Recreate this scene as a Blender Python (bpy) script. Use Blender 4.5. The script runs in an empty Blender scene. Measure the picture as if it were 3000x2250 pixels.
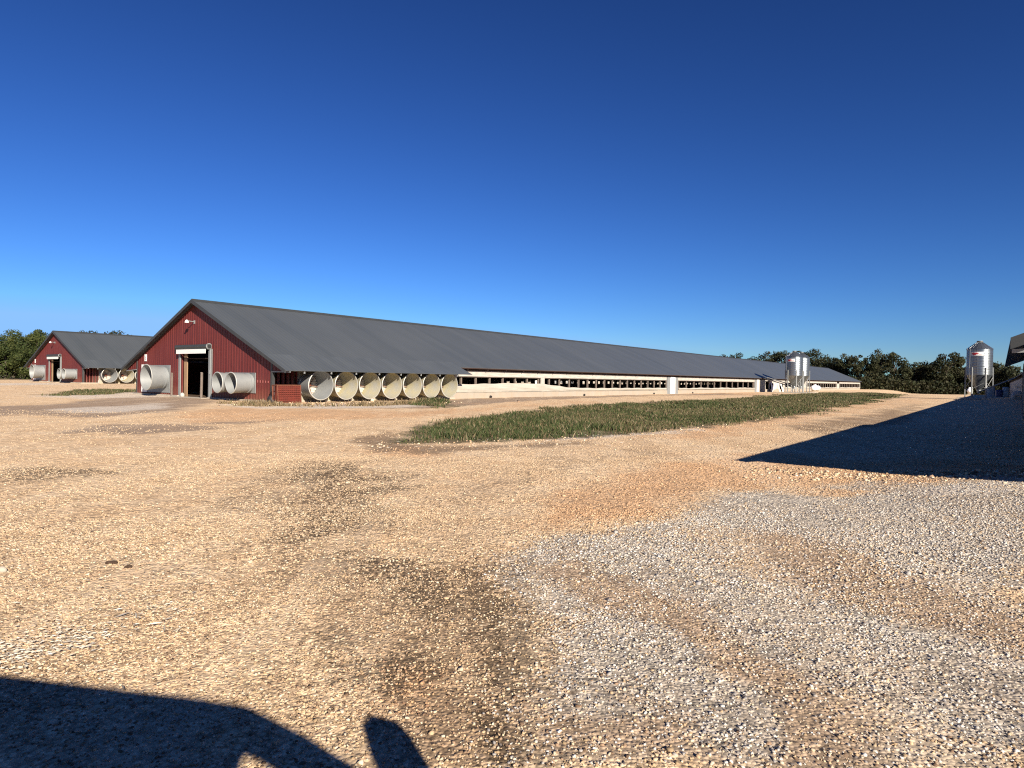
import bpy, math, random
import numpy as np
from mathutils import Vector, Matrix
random.seed(7); rng = np.random.default_rng(7)
R = math.radians
C = bpy.context.scene.collection

# ------------------------------------------------------------------ camera, sky, sun, exposure
PSI = 0.64989                       # yaw of the barns' long axis right of the view axis
CS, SN = math.cos(PSI), math.sin(PSI)
PITCH, ROLL, HCAM = -0.00877, 0.01712, 1.6
cam = bpy.data.cameras.new('camera'); camo = bpy.data.objects.new('camera', cam); C.objects.link(camo)
cam.sensor_width = 36; cam.lens = 36*1881.9/3000; cam.clip_start = 0.05; cam.clip_end = 6000
right = Vector((1, 0, 0)); fwd = Vector((0, math.cos(PITCH), math.sin(PITCH))); up = Vector((0, -math.sin(PITCH), math.cos(PITCH)))
r2 = right*math.cos(ROLL)+up*math.sin(ROLL); u2 = up*math.cos(ROLL)-right*math.sin(ROLL)
m = Matrix((r2, u2, -fwd)).transposed().to_4x4(); m.translation = Vector((0, 0, HCAM)); camo.matrix_world = m
bpy.context.scene.camera = camo

SA, SB = 1.95, 0.92                 # shadow travel per metre of height: across and along the barns
sun_dir = Vector((SA*CS-SB*SN, -SA*SN-SB*CS, 1.0)).normalized()
SUN_EL = math.asin(sun_dir.z); SUN_AZ = math.atan2(sun_dir.x, sun_dir.y)
world = bpy.data.worlds.new('World'); bpy.context.scene.world = world; world.use_nodes = True
wn = world.node_tree.nodes; wl = world.node_tree.links
bg = wn['Background']; sky = wn.new('ShaderNodeTexSky'); sky.sky_type = 'NISHITA'
sky.sun_disc = False; sky.sun_elevation = SUN_EL; sky.sun_rotation = SUN_AZ
sky.air_density = 1.0; sky.dust_density = 0.0; sky.ozone_density = 8.5; sky.altitude = 300
gm_ = wn.new('ShaderNodeGamma'); gm_.inputs[1].default_value = 1.5; wl.new(sky.outputs[0], gm_.inputs[0])      # deep clear-sky contrast
sc_ = wn.new('ShaderNodeMix'); sc_.data_type = 'RGBA'; sc_.blend_type = 'MULTIPLY'; sc_.inputs[0].default_value = 1; sc_.inputs[7].default_value = (.335, .31, .318, 1)
cl_ = wn.new('ShaderNodeMix'); cl_.data_type = 'RGBA'; cl_.blend_type = 'DARKEN'; cl_.inputs[0].default_value = 1; cl_.inputs[7].default_value = (6.4, 14.0, 24.5, 1)      # no glare round the sun
wl.new(gm_.outputs[0], cl_.inputs[6]); wl.new(cl_.outputs[2], sc_.inputs[6]); wl.new(sc_.outputs[2], bg.inputs[0]); bg.inputs[1].default_value = 0.06
sl = bpy.data.lights.new('sun', 'SUN'); sl.energy = 5.0; sl.angle = R(0.53); sl.color = (1.0, 0.90, 0.76)
so = bpy.data.objects.new('sun', sl); C.objects.link(so); so.rotation_euler = sun_dir.to_track_quat('Z', 'Y').to_euler(); so.location = sun_dir*60
vs = bpy.context.scene.view_settings
vs.view_transform = 'Standard'; vs.look = 'None'; vs.gamma = 1; vs.exposure = 1.1
bpy.context.scene.cycles.max_bounces = 5; bpy.context.scene.cycles.use_denoising = False; bpy.context.scene.cycles.filter_width = 1.15

# ------------------------------------------------------------------ helpers
def link(o, parent=None):
    C.objects.link(o)
    if parent: o.parent = parent
    return o
def tag(o, label=None, cat=None, group=None, kind=None):
    if label: o['label'] = label
    if cat: o['category'] = cat
    if group: o['group'] = group
    if kind: o['kind'] = kind
    return o
def empty(name, loc, rz=0.0):
    o = bpy.data.objects.new(name, None); o.empty_display_size = .3; link(o); o.location = loc; o.rotation_euler = (0, 0, rz); return o
def local(d, s, z=0.0): return (d*CS+s*SN, s*CS-d*SN, z)
def copy_tree(o, parent=None):
    c = o.copy(); C.objects.link(c); c.parent = parent
    for ch in [q for q in bpy.data.objects if q.parent == o]: copy_tree(ch, c)
    return c

class MB:
    def __init__(s): s.v = []; s.f = []; s.sm = []
    def add(s, vs_, fs_, smooth=False):
        n = len(s.v); s.v += [tuple(p) for p in vs_]; s.f += [tuple(i+n for i in q) for q in fs_]; s.sm += [smooth]*len(fs_); return s
    def box(s, x0, x1, y0, y1, z0, z1, M=None):
        vs_ = [(x, y, z) for z in (z0, z1) for y in (y0, y1) for x in (x0, x1)]
        if M is not None: vs_ = [M @ Vector(p) for p in vs_]
        return s.add(vs_, [(0, 2, 3, 1), (4, 5, 7, 6), (0, 1, 5, 4), (2, 6, 7, 3), (0, 4, 6, 2), (1, 3, 7, 5)])
    def prism(s, poly, ax, a0, a1):     # poly in the two other axes; ax = 'x','y','z'
        n = len(poly)
        def P(p, a):
            return {'x': (a, p[0], p[1]), 'y': (p[0], a, p[1]), 'z': (p[0], p[1], a)}[ax]
        vs_ = [P(p, a0) for p in poly]+[P(p, a1) for p in poly]
        fs_ = [tuple(range(n)), tuple(range(2*n-1, n-1, -1))]+[(i, i+n, (i+1) % n+n, (i+1) % n) for i in range(n)]
        return s.add(vs_, fs_)
    def ring(s, rings, n=24, M=None, smooth=True, cap0=False, cap1=False):   # rings: (r, z) round local z
        vs_ = []
        for (r, z) in rings:
            for i in range(n):
                a = 2*math.pi*i/n; vs_.append(Vector((r*math.cos(a), r*math.sin(a), z)))
        if M is not None: vs_ = [M @ p for p in vs_]
        fs_ = []
        for k in range(len(rings)-1):
            for i in range(n):
                j = (i+1) % n; fs_.append((k*n+i, k*n+j, (k+1)*n+j, (k+1)*n+i))
        s.add(vs_, fs_, smooth)
        if cap0: s.add(vs_[:n], [tuple(range(n-1, -1, -1))])
        if cap1: s.add(vs_[-n:], [tuple(range(n))])
        return s
    def tube(s, p, q, r, n=8, r2=None, cap=True):
        p, q = Vector(p), Vector(q); d = q-p; L = d.length
        M = Matrix.Translation(p) @ d.to_track_quat('Z', 'Y').to_matrix().to_4x4()
        return s.ring([(r, 0), (r if r2 is None else r2, L)], n, M, True, cap, cap)
    def split(s, name, mat, parent=None, gap=.06, cap=100):
        """build every cluster of touching pieces as a mesh of its own"""
        n = len(s.v); par = list(range(n))
        def fd(a):
            while par[a] != a: par[a] = par[par[a]]; a = par[a]
            return a
        for q in s.f:
            for i in q[1:]: par[fd(i)] = fd(q[0])
        isl = {}
        for i in range(n): isl.setdefault(fd(i), []).append(i)
        bb = []
        for k_, ids in isl.items():
            P = np.array([s.v[i] for i in ids]); bb.append([P.min(0)-gap/2, P.max(0)+gap/2, {k_}])
        ch = True
        while ch:
            ch = False; out = []
            for b_ in bb:
                for o_ in out:
                    if np.all(b_[0] <= o_[1]) and np.all(o_[0] <= b_[1]): o_[0] = np.minimum(o_[0], b_[0]); o_[1] = np.maximum(o_[1], b_[1]); o_[2] |= b_[2]; ch = True; break
                else: out.append(b_)
            bb = out
        res = []
        for b_ in bb:
            m_ = MB(); mp = {}
            for q, sm_ in zip(s.f, s.sm):
                if fd(q[0]) in b_[2]:
                    for i in q:
                        if i not in mp: mp[i] = len(m_.v); m_.v.append(s.v[i])
                    m_.f.append(tuple(mp[i] for i in q)); m_.sm.append(sm_)
            res.append(m_.build(name, mat, parent))
        return res
    def build(s, name, mat, parent=None, loc=None):
        me = bpy.data.meshes.new(name); me.from_pydata(s.v, [], s.f); me.polygons.foreach_set('use_smooth', s.sm)
        if isinstance(mat, (list, tuple)):
            for q in mat: me.materials.append(q)
        else: me.materials.append(mat)
        me.update(); o = bpy.data.objects.new(name, me); link(o, parent)
        if loc: o.location = loc
        return o

# ------------------------------------------------------------------ materials
def mat(name, col=(.5, .5, .5), rough=.7, metal=0.0, spec=.5, noise=None, bump=None, wave=None, streak=None, panels=None, splash=None):
    """noise=(scale, amount, second colour)  bump=(scale, strength)  wave=(axis, period, strength)  streak=(scale, amount, colour)"""
    mt = bpy.data.materials.new(name); mt.use_nodes = True; nt = mt.node_tree; N = nt.nodes; Lk = nt.links
    b = N['Principled BSDF']; b.inputs['Base Color'].default_value = (*col, 1); b.inputs['Roughness'].default_value = rough
    b.inputs['Metallic'].default_value = metal; b.inputs['Specular IOR Level'].default_value = spec
    tc = N.new('ShaderNodeTexCoord'); src = None
    def mix(a, bcol, fac):
        mx = N.new('ShaderNodeMix'); mx.data_type = 'RGBA'
        if isinstance(a, tuple): mx.inputs[6].default_value = (*a, 1)
        else: Lk.new(a, mx.inputs[6])
        mx.inputs[7].default_value = (*bcol, 1); Lk.new(fac, mx.inputs[0]); return mx.outputs[2]
    c = col
    if noise:
        n = N.new('ShaderNodeTexNoise'); n.inputs['Scale'].default_value = noise[0]; n.inputs['Detail'].default_value = 6; Lk.new(tc.outputs['Object'], n.inputs[0])
        rp = N.new('ShaderNodeMapRange'); rp.inputs[1].default_value = .35; rp.inputs[2].default_value = .7; rp.inputs[4].default_value = noise[1]; Lk.new(n.outputs[0], rp.inputs[0])
        c = mix(c, noise[2], rp.outputs[0])
    if streak:
        mp = N.new('ShaderNodeMapping'); mp.inputs['Scale'].default_value = streak[0]; Lk.new(tc.outputs['Object'], mp.inputs[0])
        n = N.new('ShaderNodeTexNoise'); n.inputs['Scale'].default_value = 1; n.inputs['Detail'].default_value = 5; Lk.new(mp.outputs[0], n.inputs[0])
        rp = N.new('ShaderNodeMapRange'); rp.inputs[1].default_value = .4; rp.inputs[2].default_value = .7; rp.inputs[4].default_value = streak[1]; Lk.new(n.outputs[0], rp.inputs[0])
        c = mix(c, streak[2], rp.outputs[0])
    if splash:                                           # dirt thrown up on the foot of a wall
        sx = N.new('ShaderNodeSeparateXYZ'); Lk.new(tc.outputs['Object'], sx.inputs[0])
        n = N.new('ShaderNodeTexNoise'); n.inputs['Scale'].default_value = 1.8; n.inputs['Detail'].default_value = 6; Lk.new(tc.outputs['Object'], n.inputs[0])
        ad = N.new('ShaderNodeMath'); ad.operation = 'MULTIPLY_ADD'; ad.inputs[1].default_value = -.9; Lk.new(n.outputs[0], ad.inputs[0]); Lk.new(sx.outputs[2], ad.inputs[2])
        rp = N.new('ShaderNodeMapRange'); rp.inputs[1].default_value = -.35; rp.inputs[2].default_value = splash[0]; rp.inputs[3].default_value = splash[1]; rp.inputs[4].default_value = 0; Lk.new(ad.outputs[0], rp.inputs[0])
        c = mix(c, splash[2], rp.outputs[0])
    if panels:                                           # sheets of slightly different age: (axis, width, amount, colour)
        sx = N.new('ShaderNodeSeparateXYZ'); Lk.new(tc.outputs['Object'], sx.inputs[0])
        dv = N.new('ShaderNodeMath'); dv.operation = 'DIVIDE'; dv.inputs[1].default_value = panels[1]; Lk.new(sx.outputs['XYZ'.index(panels[0])], dv.inputs[0])
        fl = N.new('ShaderNodeMath'); fl.operation = 'FLOOR'; Lk.new(dv.outputs[0], fl.inputs[0])
        wn_ = N.new('ShaderNodeTexWhiteNoise'); wn_.noise_dimensions = '1D'; Lk.new(fl.outputs[0], wn_.inputs['W'])
        ml = N.new('ShaderNodeMath'); ml.operation = 'MULTIPLY'; ml.inputs[1].default_value = panels[2]; Lk.new(wn_.outputs[0], ml.inputs[0]); c = mix(c, panels[3], ml.outputs[0])
    if not isinstance(c, tuple): Lk.new(c, b.inputs['Base Color'])
    h = None
    if wave:
        sx = N.new('ShaderNodeSeparateXYZ'); Lk.new(tc.outputs['Object'], sx.inputs[0])
        mu = N.new('ShaderNodeMath'); mu.operation = 'MULTIPLY'; mu.inputs[1].default_value = 2*math.pi/wave[1]; Lk.new(sx.outputs['XYZ'.index(wave[0])], mu.inputs[0])
        sn_ = N.new('ShaderNodeMath'); sn_.operation = 'SINE'; Lk.new(mu.outputs[0], sn_.inputs[0])
        pw = N.new('ShaderNodeMath'); pw.operation = 'MAXIMUM'; pw.inputs[1].default_value = .2; Lk.new(sn_.outputs[0], pw.inputs[0])
        bp = N.new('ShaderNodeBump'); bp.inputs['Strength'].default_value = 1; bp.inputs['Distance'].default_value = wave[2]; Lk.new(pw.outputs[0], bp.inputs['Height']); h = bp.outputs[0]
    if bump:
        n = N.new('ShaderNodeTexNoise'); n.inputs['Scale'].default_value = bump[0]; n.inputs['Detail'].default_value = 4; Lk.new(tc.outputs['Object'], n.inputs[0])
        bp = N.new('ShaderNodeBump'); bp.inputs['Strength'].default_value = bump[1]; bp.inputs['Distance'].default_value = .05; Lk.new(n.outputs[0], bp.inputs['Height'])
        if h: Lk.new(h, bp.inputs['Normal'])
        h = bp.outputs[0]
    if h: Lk.new(h, b.inputs['Normal'])
    return mt

M = {}
M['roof'] = mat('roof_metal', (.062, .070, .074), .42, 0, .5, (.16, .6, (.080, .087, .088)), (.5, .12), ('Y', .3, .010), ((.12, 1.1, .12), .4, (.05, .057, .060)), ('Y', .91, .25, (.09, .096, .098)))
M['hood'] = mat('hood_metal', (.070, .078, .082), .42, 0, .5, (.5, .4, (.055, .062, .066)), (1.5, .05), ('Y', .3, .012), ((.3, 1.4, .3), .4, (.095, .104, .108)))
M['trim'] = mat('dark_trim', (.034, .037, .038), .5, 0, .4, (2, .4, (.055, .055, .055)))
M['red'] = mat('red_siding', (.098, .0165, .0155), .55, 0, .35, (.6, .5, (.075, .0135, .013)), (.8, .10), None, ((2.5, 2.5, .25), .5, (.14, .030, .026)), None, (.45, .38, (.22, .10, .065)))
M['galv'] = mat('galvanised', (.25, .26, .258), .55, .25, .5, (3.5, .6, (.21, .22, .225)), (3, .05))
M['silo'] = mat('silo_metal', (.27, .295, .31), .33, .88, .5, (2.2, .5, (.19, .215, .23)), (1.5, .03), ('Z', .1, .006))
M['dustwall'] = mat('dusty_metal', (.30, .295, .265), .7, .1, .3, (1.6, .95, (.36, .31, .17)), (8, .3))
M['white'] = mat('white_board', (.43, .41, .37), .7, 0, .3, (1.3, .5, (.34, .31, .26)), None, None, ((1.2, 1.2, 9), .6, (.24, .21, .18)))
M['bright'] = mat('white_paint', (.80, .79, .76), .5, 0, .4, (3, .25, (.62, .60, .56)))
M['curtain'] = mat('curtain_tarp', (.40, .375, .325), .6, 0, .3, (.9, .5, (.33, .30, .25)), (2.5, .5), None, ((.5, .5, 14), .7, (.27, .24, .20)))
M['found'] = mat('stained_board', (.31, .28, .235), .85, 0, .2, (1.1, .6, (.34, .25, .17)), (5, .1), None, ((1.6, 1.6, .3), .75, (.30, .25, .20)))
M['concrete'] = mat('concrete', (.40, .36, .30), .9, 0, .2, (4, .6, (.26, .22, .17)), (12, .25))
M['wood'] = mat('raw_wood', (.30, .20, .12), .8, 0, .2, (2, .4, (.20, .13, .08)), (20, .1))
M['oldwood'] = mat('weathered_post', (.16, .13, .11), .9, 0, .2, (6, .5, (.09, .07, .055)), (20, .3))
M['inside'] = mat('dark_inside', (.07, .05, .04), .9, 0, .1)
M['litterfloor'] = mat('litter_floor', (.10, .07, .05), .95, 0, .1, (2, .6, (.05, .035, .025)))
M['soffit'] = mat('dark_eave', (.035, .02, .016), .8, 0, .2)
M['black'] = mat('black_rubber', (.015, .015, .016), .6)
M['rust'] = mat('rusty_steel', (.17, .06, .035), .85, 0, .2, (9, .7, (.09, .035, .025)), (20, .2))
M['mesh_red'] = mat('red_painted_mesh', (.15, .032, .022), .8, 0, .2, (6, .6, (.08, .025, .02)))
M['tank'] = mat('tank_paint', (.78, .79, .80), .35, 0, .5, (2, .2, (.65, .65, .64)))
M['redmark'] = mat('red_mark', (.45, .03, .04), .5)
M['rim'] = mat('bright_rim', (.40, .40, .375), .5, .2, .5, (6, .5, (.42, .40, .34)))
M['grille'] = mat('dusty_grille', (.55, .52, .45), .85, 0, .2, (14, .85, (.25, .21, .15)), (22, .3))
M['bluedrum'] = mat('pale_blue_plastic', (.22, .33, .45), .4, 0, .4, (3, .4, (.15, .24, .35)))
M['navy'] = mat('navy_plastic', (.03, .05, .16), .4)
M['straw'] = mat('pale_straw', (.62, .56, .44), .8, 0, .2, (5, .5, (.38, .32, .22)))
M['bark'] = mat('bark', (.10, .08, .065), .95, 0, .1, (3, .6, (.05, .04, .03)), (9, .5))
M['clod'] = mat('dark_clod', (.07, .045, .032), .95, 0, .1, (30, .6, (.02, .013, .01)), (40, .4))
M['carpaint'] = mat('dark_car_paint', (.03, .035, .045), .25, 0, .5)
M['chrome'] = mat('chrome', (.6, .6, .6), .15, 1)
M['seat'] = mat('seat_cloth', (.05, .05, .05), .9)
g = bpy.data.materials.new('window_glass'); g.use_nodes = True; M['glass'] = g
nt = g.node_tree; nt.nodes.remove(nt.nodes['Principled BSDF']); tb = nt.nodes.new('ShaderNodeBsdfTransparent'); tb.inputs[0].default_value = (.82, .86, .84, 1)
gb = nt.nodes.new('ShaderNodeBsdfGlossy'); gb.inputs['Roughness'].default_value = .03; mx = nt.nodes.new('ShaderNodeMixShader'); mx.inputs[0].default_value = .06
nt.links.new(tb.outputs[0], mx.inputs[1]); nt.links.new(gb.outputs[0], mx.inputs[2]); nt.links.new(mx.outputs[0], nt.nodes['Material Output'].inputs[0])

def attr_mat(name, attr, rough=.8, trans=0.0, spec=.2, bump=None):
    mt = bpy.data.materials.new(name); mt.use_nodes = True; nt = mt.node_tree; N = nt.nodes; b = N['Principled BSDF']
    a = N.new('ShaderNodeAttribute'); a.attribute_name = attr; nt.links.new(a.outputs['Color'], b.inputs['Base Color'])
    b.inputs['Roughness'].default_value = rough; b.inputs['Specular IOR Level'].default_value = spec
    if trans:
        t = N.new('ShaderNodeBsdfTranslucent'); nt.links.new(a.outputs['Color'], t.inputs[0]); mx = N.new('ShaderNodeMixShader'); mx.inputs[0].default_value = trans
        nt.links.new(b.outputs[0], mx.inputs[1]); nt.links.new(t.outputs[0], mx.inputs[2]); nt.links.new(mx.outputs[0], N['Material Output'].inputs[0])
    return mt
M['leaf'] = attr_mat('foliage', 'Col', .7, .25)
M['blade'] = attr_mat('grass_blades', 'Col', .7, .25)
M['stone'] = attr_mat('stones', 'Col', .85, 0, .25)

def np_mesh(name, verts, faces_per, nverts_per, cols, matl, parent=None, smooth=False):
    """verts (k,n,3) blocks, faces_per list of index tuples inside a block (all same length)"""
    k, n, _ = verts.shape; F = np.array(faces_per, dtype=np.int64); fl = F.shape[1]
    me = bpy.data.meshes.new(name); me.vertices.add(k*n); me.vertices.foreach_set('co', verts.reshape(-1).astype(np.float32))
    idx = (F[None]+(np.arange(k)*n)[:, None, None]).reshape(-1).astype(np.int32)
    nf = k*F.shape[0]; me.loops.add(nf*fl); me.loops.foreach_set('vertex_index', idx); me.polygons.add(nf)
    me.polygons.foreach_set('loop_start', (np.arange(nf)*fl).astype(np.int32))
    if smooth: me.polygons.foreach_set('use_smooth', np.ones(nf, bool))
    me.update(calc_edges=True)
    ca = me.attributes.new('Col', 'FLOAT_COLOR', 'POINT'); cc = np.ones((k*n, 4), np.float32); cc[:, :3] = np.repeat(cols, n, axis=0) if cols.shape[0] == k else cols
    ca.data.foreach_set('color', cc.reshape(-1)); me.materials.append(matl)
    o = bpy.data.objects.new(name, me); link(o, parent); return o

# ------------------------------------------------------------------ ground patches (world metres)
PATCH = {
 'track': [
  [(-4.45,12.37),(-3.12,13.13),(-1.70,10.13),(-1.32,7.20),(-1.32,6.03),(-0.72,5.61),(-0.03,5.65),(0.17,4.35),(0.21,3.37),(0.19,2.61),(-0.46,2.59),(-0.77,3.00),(-1.45,3.73),(-1.93,4.58),(-1.98,5.53),(-2.29,6.79),(-3.23,8.50)],
  [(-0.49,9.60),(1.49,13.80),(3.49,16.30),(3.56,14.76),(1.58,11.69),(0.03,8.80),(-0.58,7.63)],
 ],
  'gravel': [
   [(8.88,10.40),(7.27,10.47),(5.25,9.82),(3.70,9.21),(2.53,8.54),(1.77,7.63),(1.10,6.73),(0.49,6.27),(-0.03,5.76),(-0.20,5.24),(-0.10,4.60),(0.07,4.11),(0.14,3.66),(0.03,3.15),(-0.04,2.60),(2.31,2.67)],
  ],
  'brownmix': [
   [(-0.03,5.25),(0.79,5.70),(1.12,5.14),(1.32,4.40),(1.57,3.62),(1.67,3.08),(1.58,2.64),(1.08,2.63),(1.15,3.22),(0.97,3.93),(0.63,4.50)],
   [(2.02,6.80),(3.12,6.45),(3.39,5.26),(3.76,4.52),(3.27,3.92),(2.69,4.16),(2.38,5.21),(1.87,5.76)],
   [(-0.86,3.33),(0.03,3.36),(0.65,2.93),(0.80,2.62),(-0.53,2.59)],
  ],
  'dark': [
   [(-3.75,11.25),(-3.05,11.57),(-2.01,10.09),(-1.49,8.92),(-1.94,8.37),(-2.08,7.91),(-2.73,9.08)],
   [(-2.40,7.11),(-1.96,8.88),(-1.50,7.55),(-1.64,6.26),(-2.04,5.98)],
   [(-1.34,5.57),(-1.19,6.03),(-0.67,5.04),(-0.43,4.32),(-0.66,4.02),(-1.04,4.56)],
   [(-0.70,5.22),(-0.38,5.42),(-0.13,4.75),(0.03,4.05),(0.14,3.41),(-0.01,3.08),(-0.27,3.51),(-0.51,4.19)],
   [(-0.26,3.21),(0.03,3.02),(0.11,2.60),(-0.14,2.60)],
   [(-8.04,9.59),(-7.43,10.38),(-6.41,10.71),(-6.04,9.99),(-6.61,9.58),(-6.83,8.95),(-7.44,8.88)],
   [(-1.12,3.48),(-0.80,3.86),(-0.57,3.50),(-0.68,3.16),(-0.99,3.18)],
  ],
  'drive': [
   [(-22.25,26.51),(-21.67,30.22),(-24.79,40.58),(-22.95,44.09),(-17.57,38.48),(-15.39,30.84),(-13.82,26.57),(-14.30,22.45),(-17.41,22.77),(-17.59,20.96)],
   [(-12.34,18.45),(-11.27,19.67),(-8.69,19.28),(-8.50,17.82),(-9.63,16.50),(-11.27,16.59)],
   [(-10.17,20.39),(-9.04,21.31),(-7.95,23.43),(-8.56,20.17)],
   [(-13.15,30.97),(-8.91,31.11),(-5.16,32.50),(-2.00,38.00),(5.94,55.68),(17.25,72.04),(27.13,78.47),(32.15,93.02),(10.84,67.87),(-2.68,50.85),(-4.76,44.98),(-12.50,33.64)],
  ],
  'orange': [
   [(-13.82,26.57),(-13.15,30.97),(-9.41,29.58),(-5.44,29.37),(-1.77,33.74),(5.02,46.99),(6.23,44.90),(0.02,34.40),(-2.24,28.38),(-4.44,23.98),(-7.38,23.19),(-10.31,20.67)],
   [(2.14,11.33),(5.50,14.71),(8.34,13.03),(10.10,11.84),(8.88,10.40),(5.32,9.95),(3.02,9.36),(1.01,7.38),(0.20,6.67),(0.46,8.13)],
   [(16.14,43.31),(32.43,60.98),(53.43,83.75),(15.01,31.33),(4.65,17.40),(3.91,18.28)],
   [(-3.23,13.60),(-2.28,14.42),(-1.40,13.38),(-2.35,12.77)],
   [(-0.82,3.53),(-0.53,3.50),(-0.44,3.14),(-0.63,3.06)],
   [(24.31,91.41),(40.73,109.43),(34.65,86.88),(20.93,71.55)],
  ],
  'pale': [
   [(-29.37,40.07),(-34.87,54.69),(-29.16,49.90),(-22.23,44.54),(-23.35,39.26),(-24.11,36.31)],
   [(-54.29,64.67),(-53.00,74.44),(-46.82,66.75),(-48.09,57.29)],
   [(-18.83,26.26),(-18.42,29.65),(-18.04,33.97),(-15.24,28.14),(-15.42,25.25),(-16.73,23.87)],
   [(5.61,9.20),(6.75,9.73),(8.45,9.89),(7.58,8.87),(5.98,8.61)],
   [(0.96,17.52),(3.10,19.25),(6.59,22.45),(6.31,21.49),(2.91,18.09),(0.91,16.55)],
   [(-15.58,34.12),(-13.08,35.21),(-7.39,34.86),(-4.25,40.18),(-3.93,37.20),(-6.76,31.91),(-12.63,29.75)],
  ],
  'litter': [
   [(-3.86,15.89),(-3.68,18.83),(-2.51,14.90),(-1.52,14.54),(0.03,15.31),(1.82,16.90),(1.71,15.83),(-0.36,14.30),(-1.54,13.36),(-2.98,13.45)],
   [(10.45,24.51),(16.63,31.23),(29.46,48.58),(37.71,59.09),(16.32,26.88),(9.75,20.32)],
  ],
  'grass': [
   [(-2.97,15.21),(-3.01,17.81),(-2.74,22.73),(-1.29,26.62),(1.59,33.45),(5.90,41.29),(13.64,51.87),(16.69,54.16),(31.51,78.16),(51.00,105.76),(67.83,120.84),(67.63,111.60),(46.75,79.94),(38.27,67.89),(19.26,39.24),(14.62,32.38),(9.86,26.51),(7.07,22.87),(5.84,22.12),(2.63,18.25),(0.81,16.81),(-0.75,15.66),(-1.69,15.26)],
   [(-6.01,37.80),(-5.76,41.84),(-4.16,41.38),(-3.29,35.63),(-3.84,32.98)],
   [(-30.03,41.26),(-33.33,49.02),(-34.96,56.24),(-33.62,57.53),(-30.16,51.61),(-28.20,44.24),(-28.49,40.63)],
  ],
}
def _hash(ix, iy, sd):
    h = (ix.astype(np.int64)*374761393+iy.astype(np.int64)*668265263+sd*982451653) & 0xffffffff
    h = (h ^ (h >> 13))*1274126177 & 0xffffffff
    return ((h ^ (h >> 16)) & 0xffff)/65535.0
def vnoise(x, y, sd=0):
    ix, iy = np.floor(x), np.floor(y); fx, fy = x-ix, y-iy; fx = fx*fx*(3-2*fx); fy = fy*fy*(3-2*fy)
    a, b, c, d = _hash(ix, iy, sd), _hash(ix+1, iy, sd), _hash(ix, iy+1, sd), _hash(ix+1, iy+1, sd)
    return (a*(1-fx)+b*fx)*(1-fy)+(c*(1-fx)+d*fx)*fy
def fbm(x, y, sd=0, o=4):
    t = 0; a = .5; s = 0
    for k in range(o): t = t+a*vnoise(x*2**k, y*2**k, sd+k*17); s += a; a *= .5
    return t/s
def pdist(x, y, poly):            # signed distance, negative inside
    P = np.array(poly); Q = np.roll(P, -1, 0); dmin = np.full(x.shape, 1e9); inside = np.zeros(x.shape, bool)
    for (ax, ay), (bx, by) in zip(P, Q):
        ex, ey = bx-ax, by-ay; L = ex*ex+ey*ey+1e-9; t = np.clip(((x-ax)*ex+(y-ay)*ey)/L, 0, 1)
        dmin = np.minimum(dmin, np.hypot(x-ax-t*ex, y-ay-t*ey))
        c = ((ay > y) != (by > y)) & (x < (bx-ax)*(y-ay)/(by-ay+1e-12)+ax); inside ^= c
    return np.where(inside, -dmin, dmin)
def pmask(kind, x, y, soft=.05, warp=.06):
    """soft and warp are fractions of distance from the yard corner where the photographer stands"""
    r = np.hypot(x, y)+.5; sc = 1.0/(0.09*r**.9+.05)
    wx = x+(fbm(x*1.3, y*1.3, 5)-.5)*warp*r*1.4+(fbm(x*.35+9, y*.35, 8)-.5)*warp*r; wy = y+(fbm(x*1.3+40, y*1.3, 6)-.5)*warp*r*2
    out = np.zeros(x.shape)
    for poly in PATCH[kind]:
        P = np.array(poly); e = 3+.3*np.hypot(*P.mean(0))
        sel = (x > P[:, 0].min()-e) & (x < P[:, 0].max()+e) & (y > P[:, 1].min()-e) & (y < P[:, 1].max()+e)
        if not sel.any(): continue
        d = pdist(wx[sel], wy[sel], poly); w = soft*r[sel]
        out[sel] = np.maximum(out[sel], 1/(1+np.exp(np.clip(d/w*2.2, -30, 30))))
    return out
def hgt(x, y):
    """ground height"""
    d = x*CS-y*SN; s = x*SN+y*CS
    z = .035*(fbm(x*.22, y*.22, 2)-.5)*2*np.clip(np.hypot(x, y)/12, .25, 1)
    sm = lambda a, b, t: (lambda q: q*q*(3-2*q))(np.clip((t-a)/(b-a), 0, 1))
    z = z-.013*np.clip(y-120, 0, 400)*sm(-30, -22, d)*(1-sm(500, 900, y))
    z = z+.17*sm(55, 80, -d)+(.26+.14*sm(20, 50, s))*sm(-2.6, 1.8, d)*sm(6, 11, s)      # the pads the outer barns stand on
    z = z-.05*sm(0, 1, 1-np.abs((d+13)/9))*sm(12, 20, s)
    return z

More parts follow.
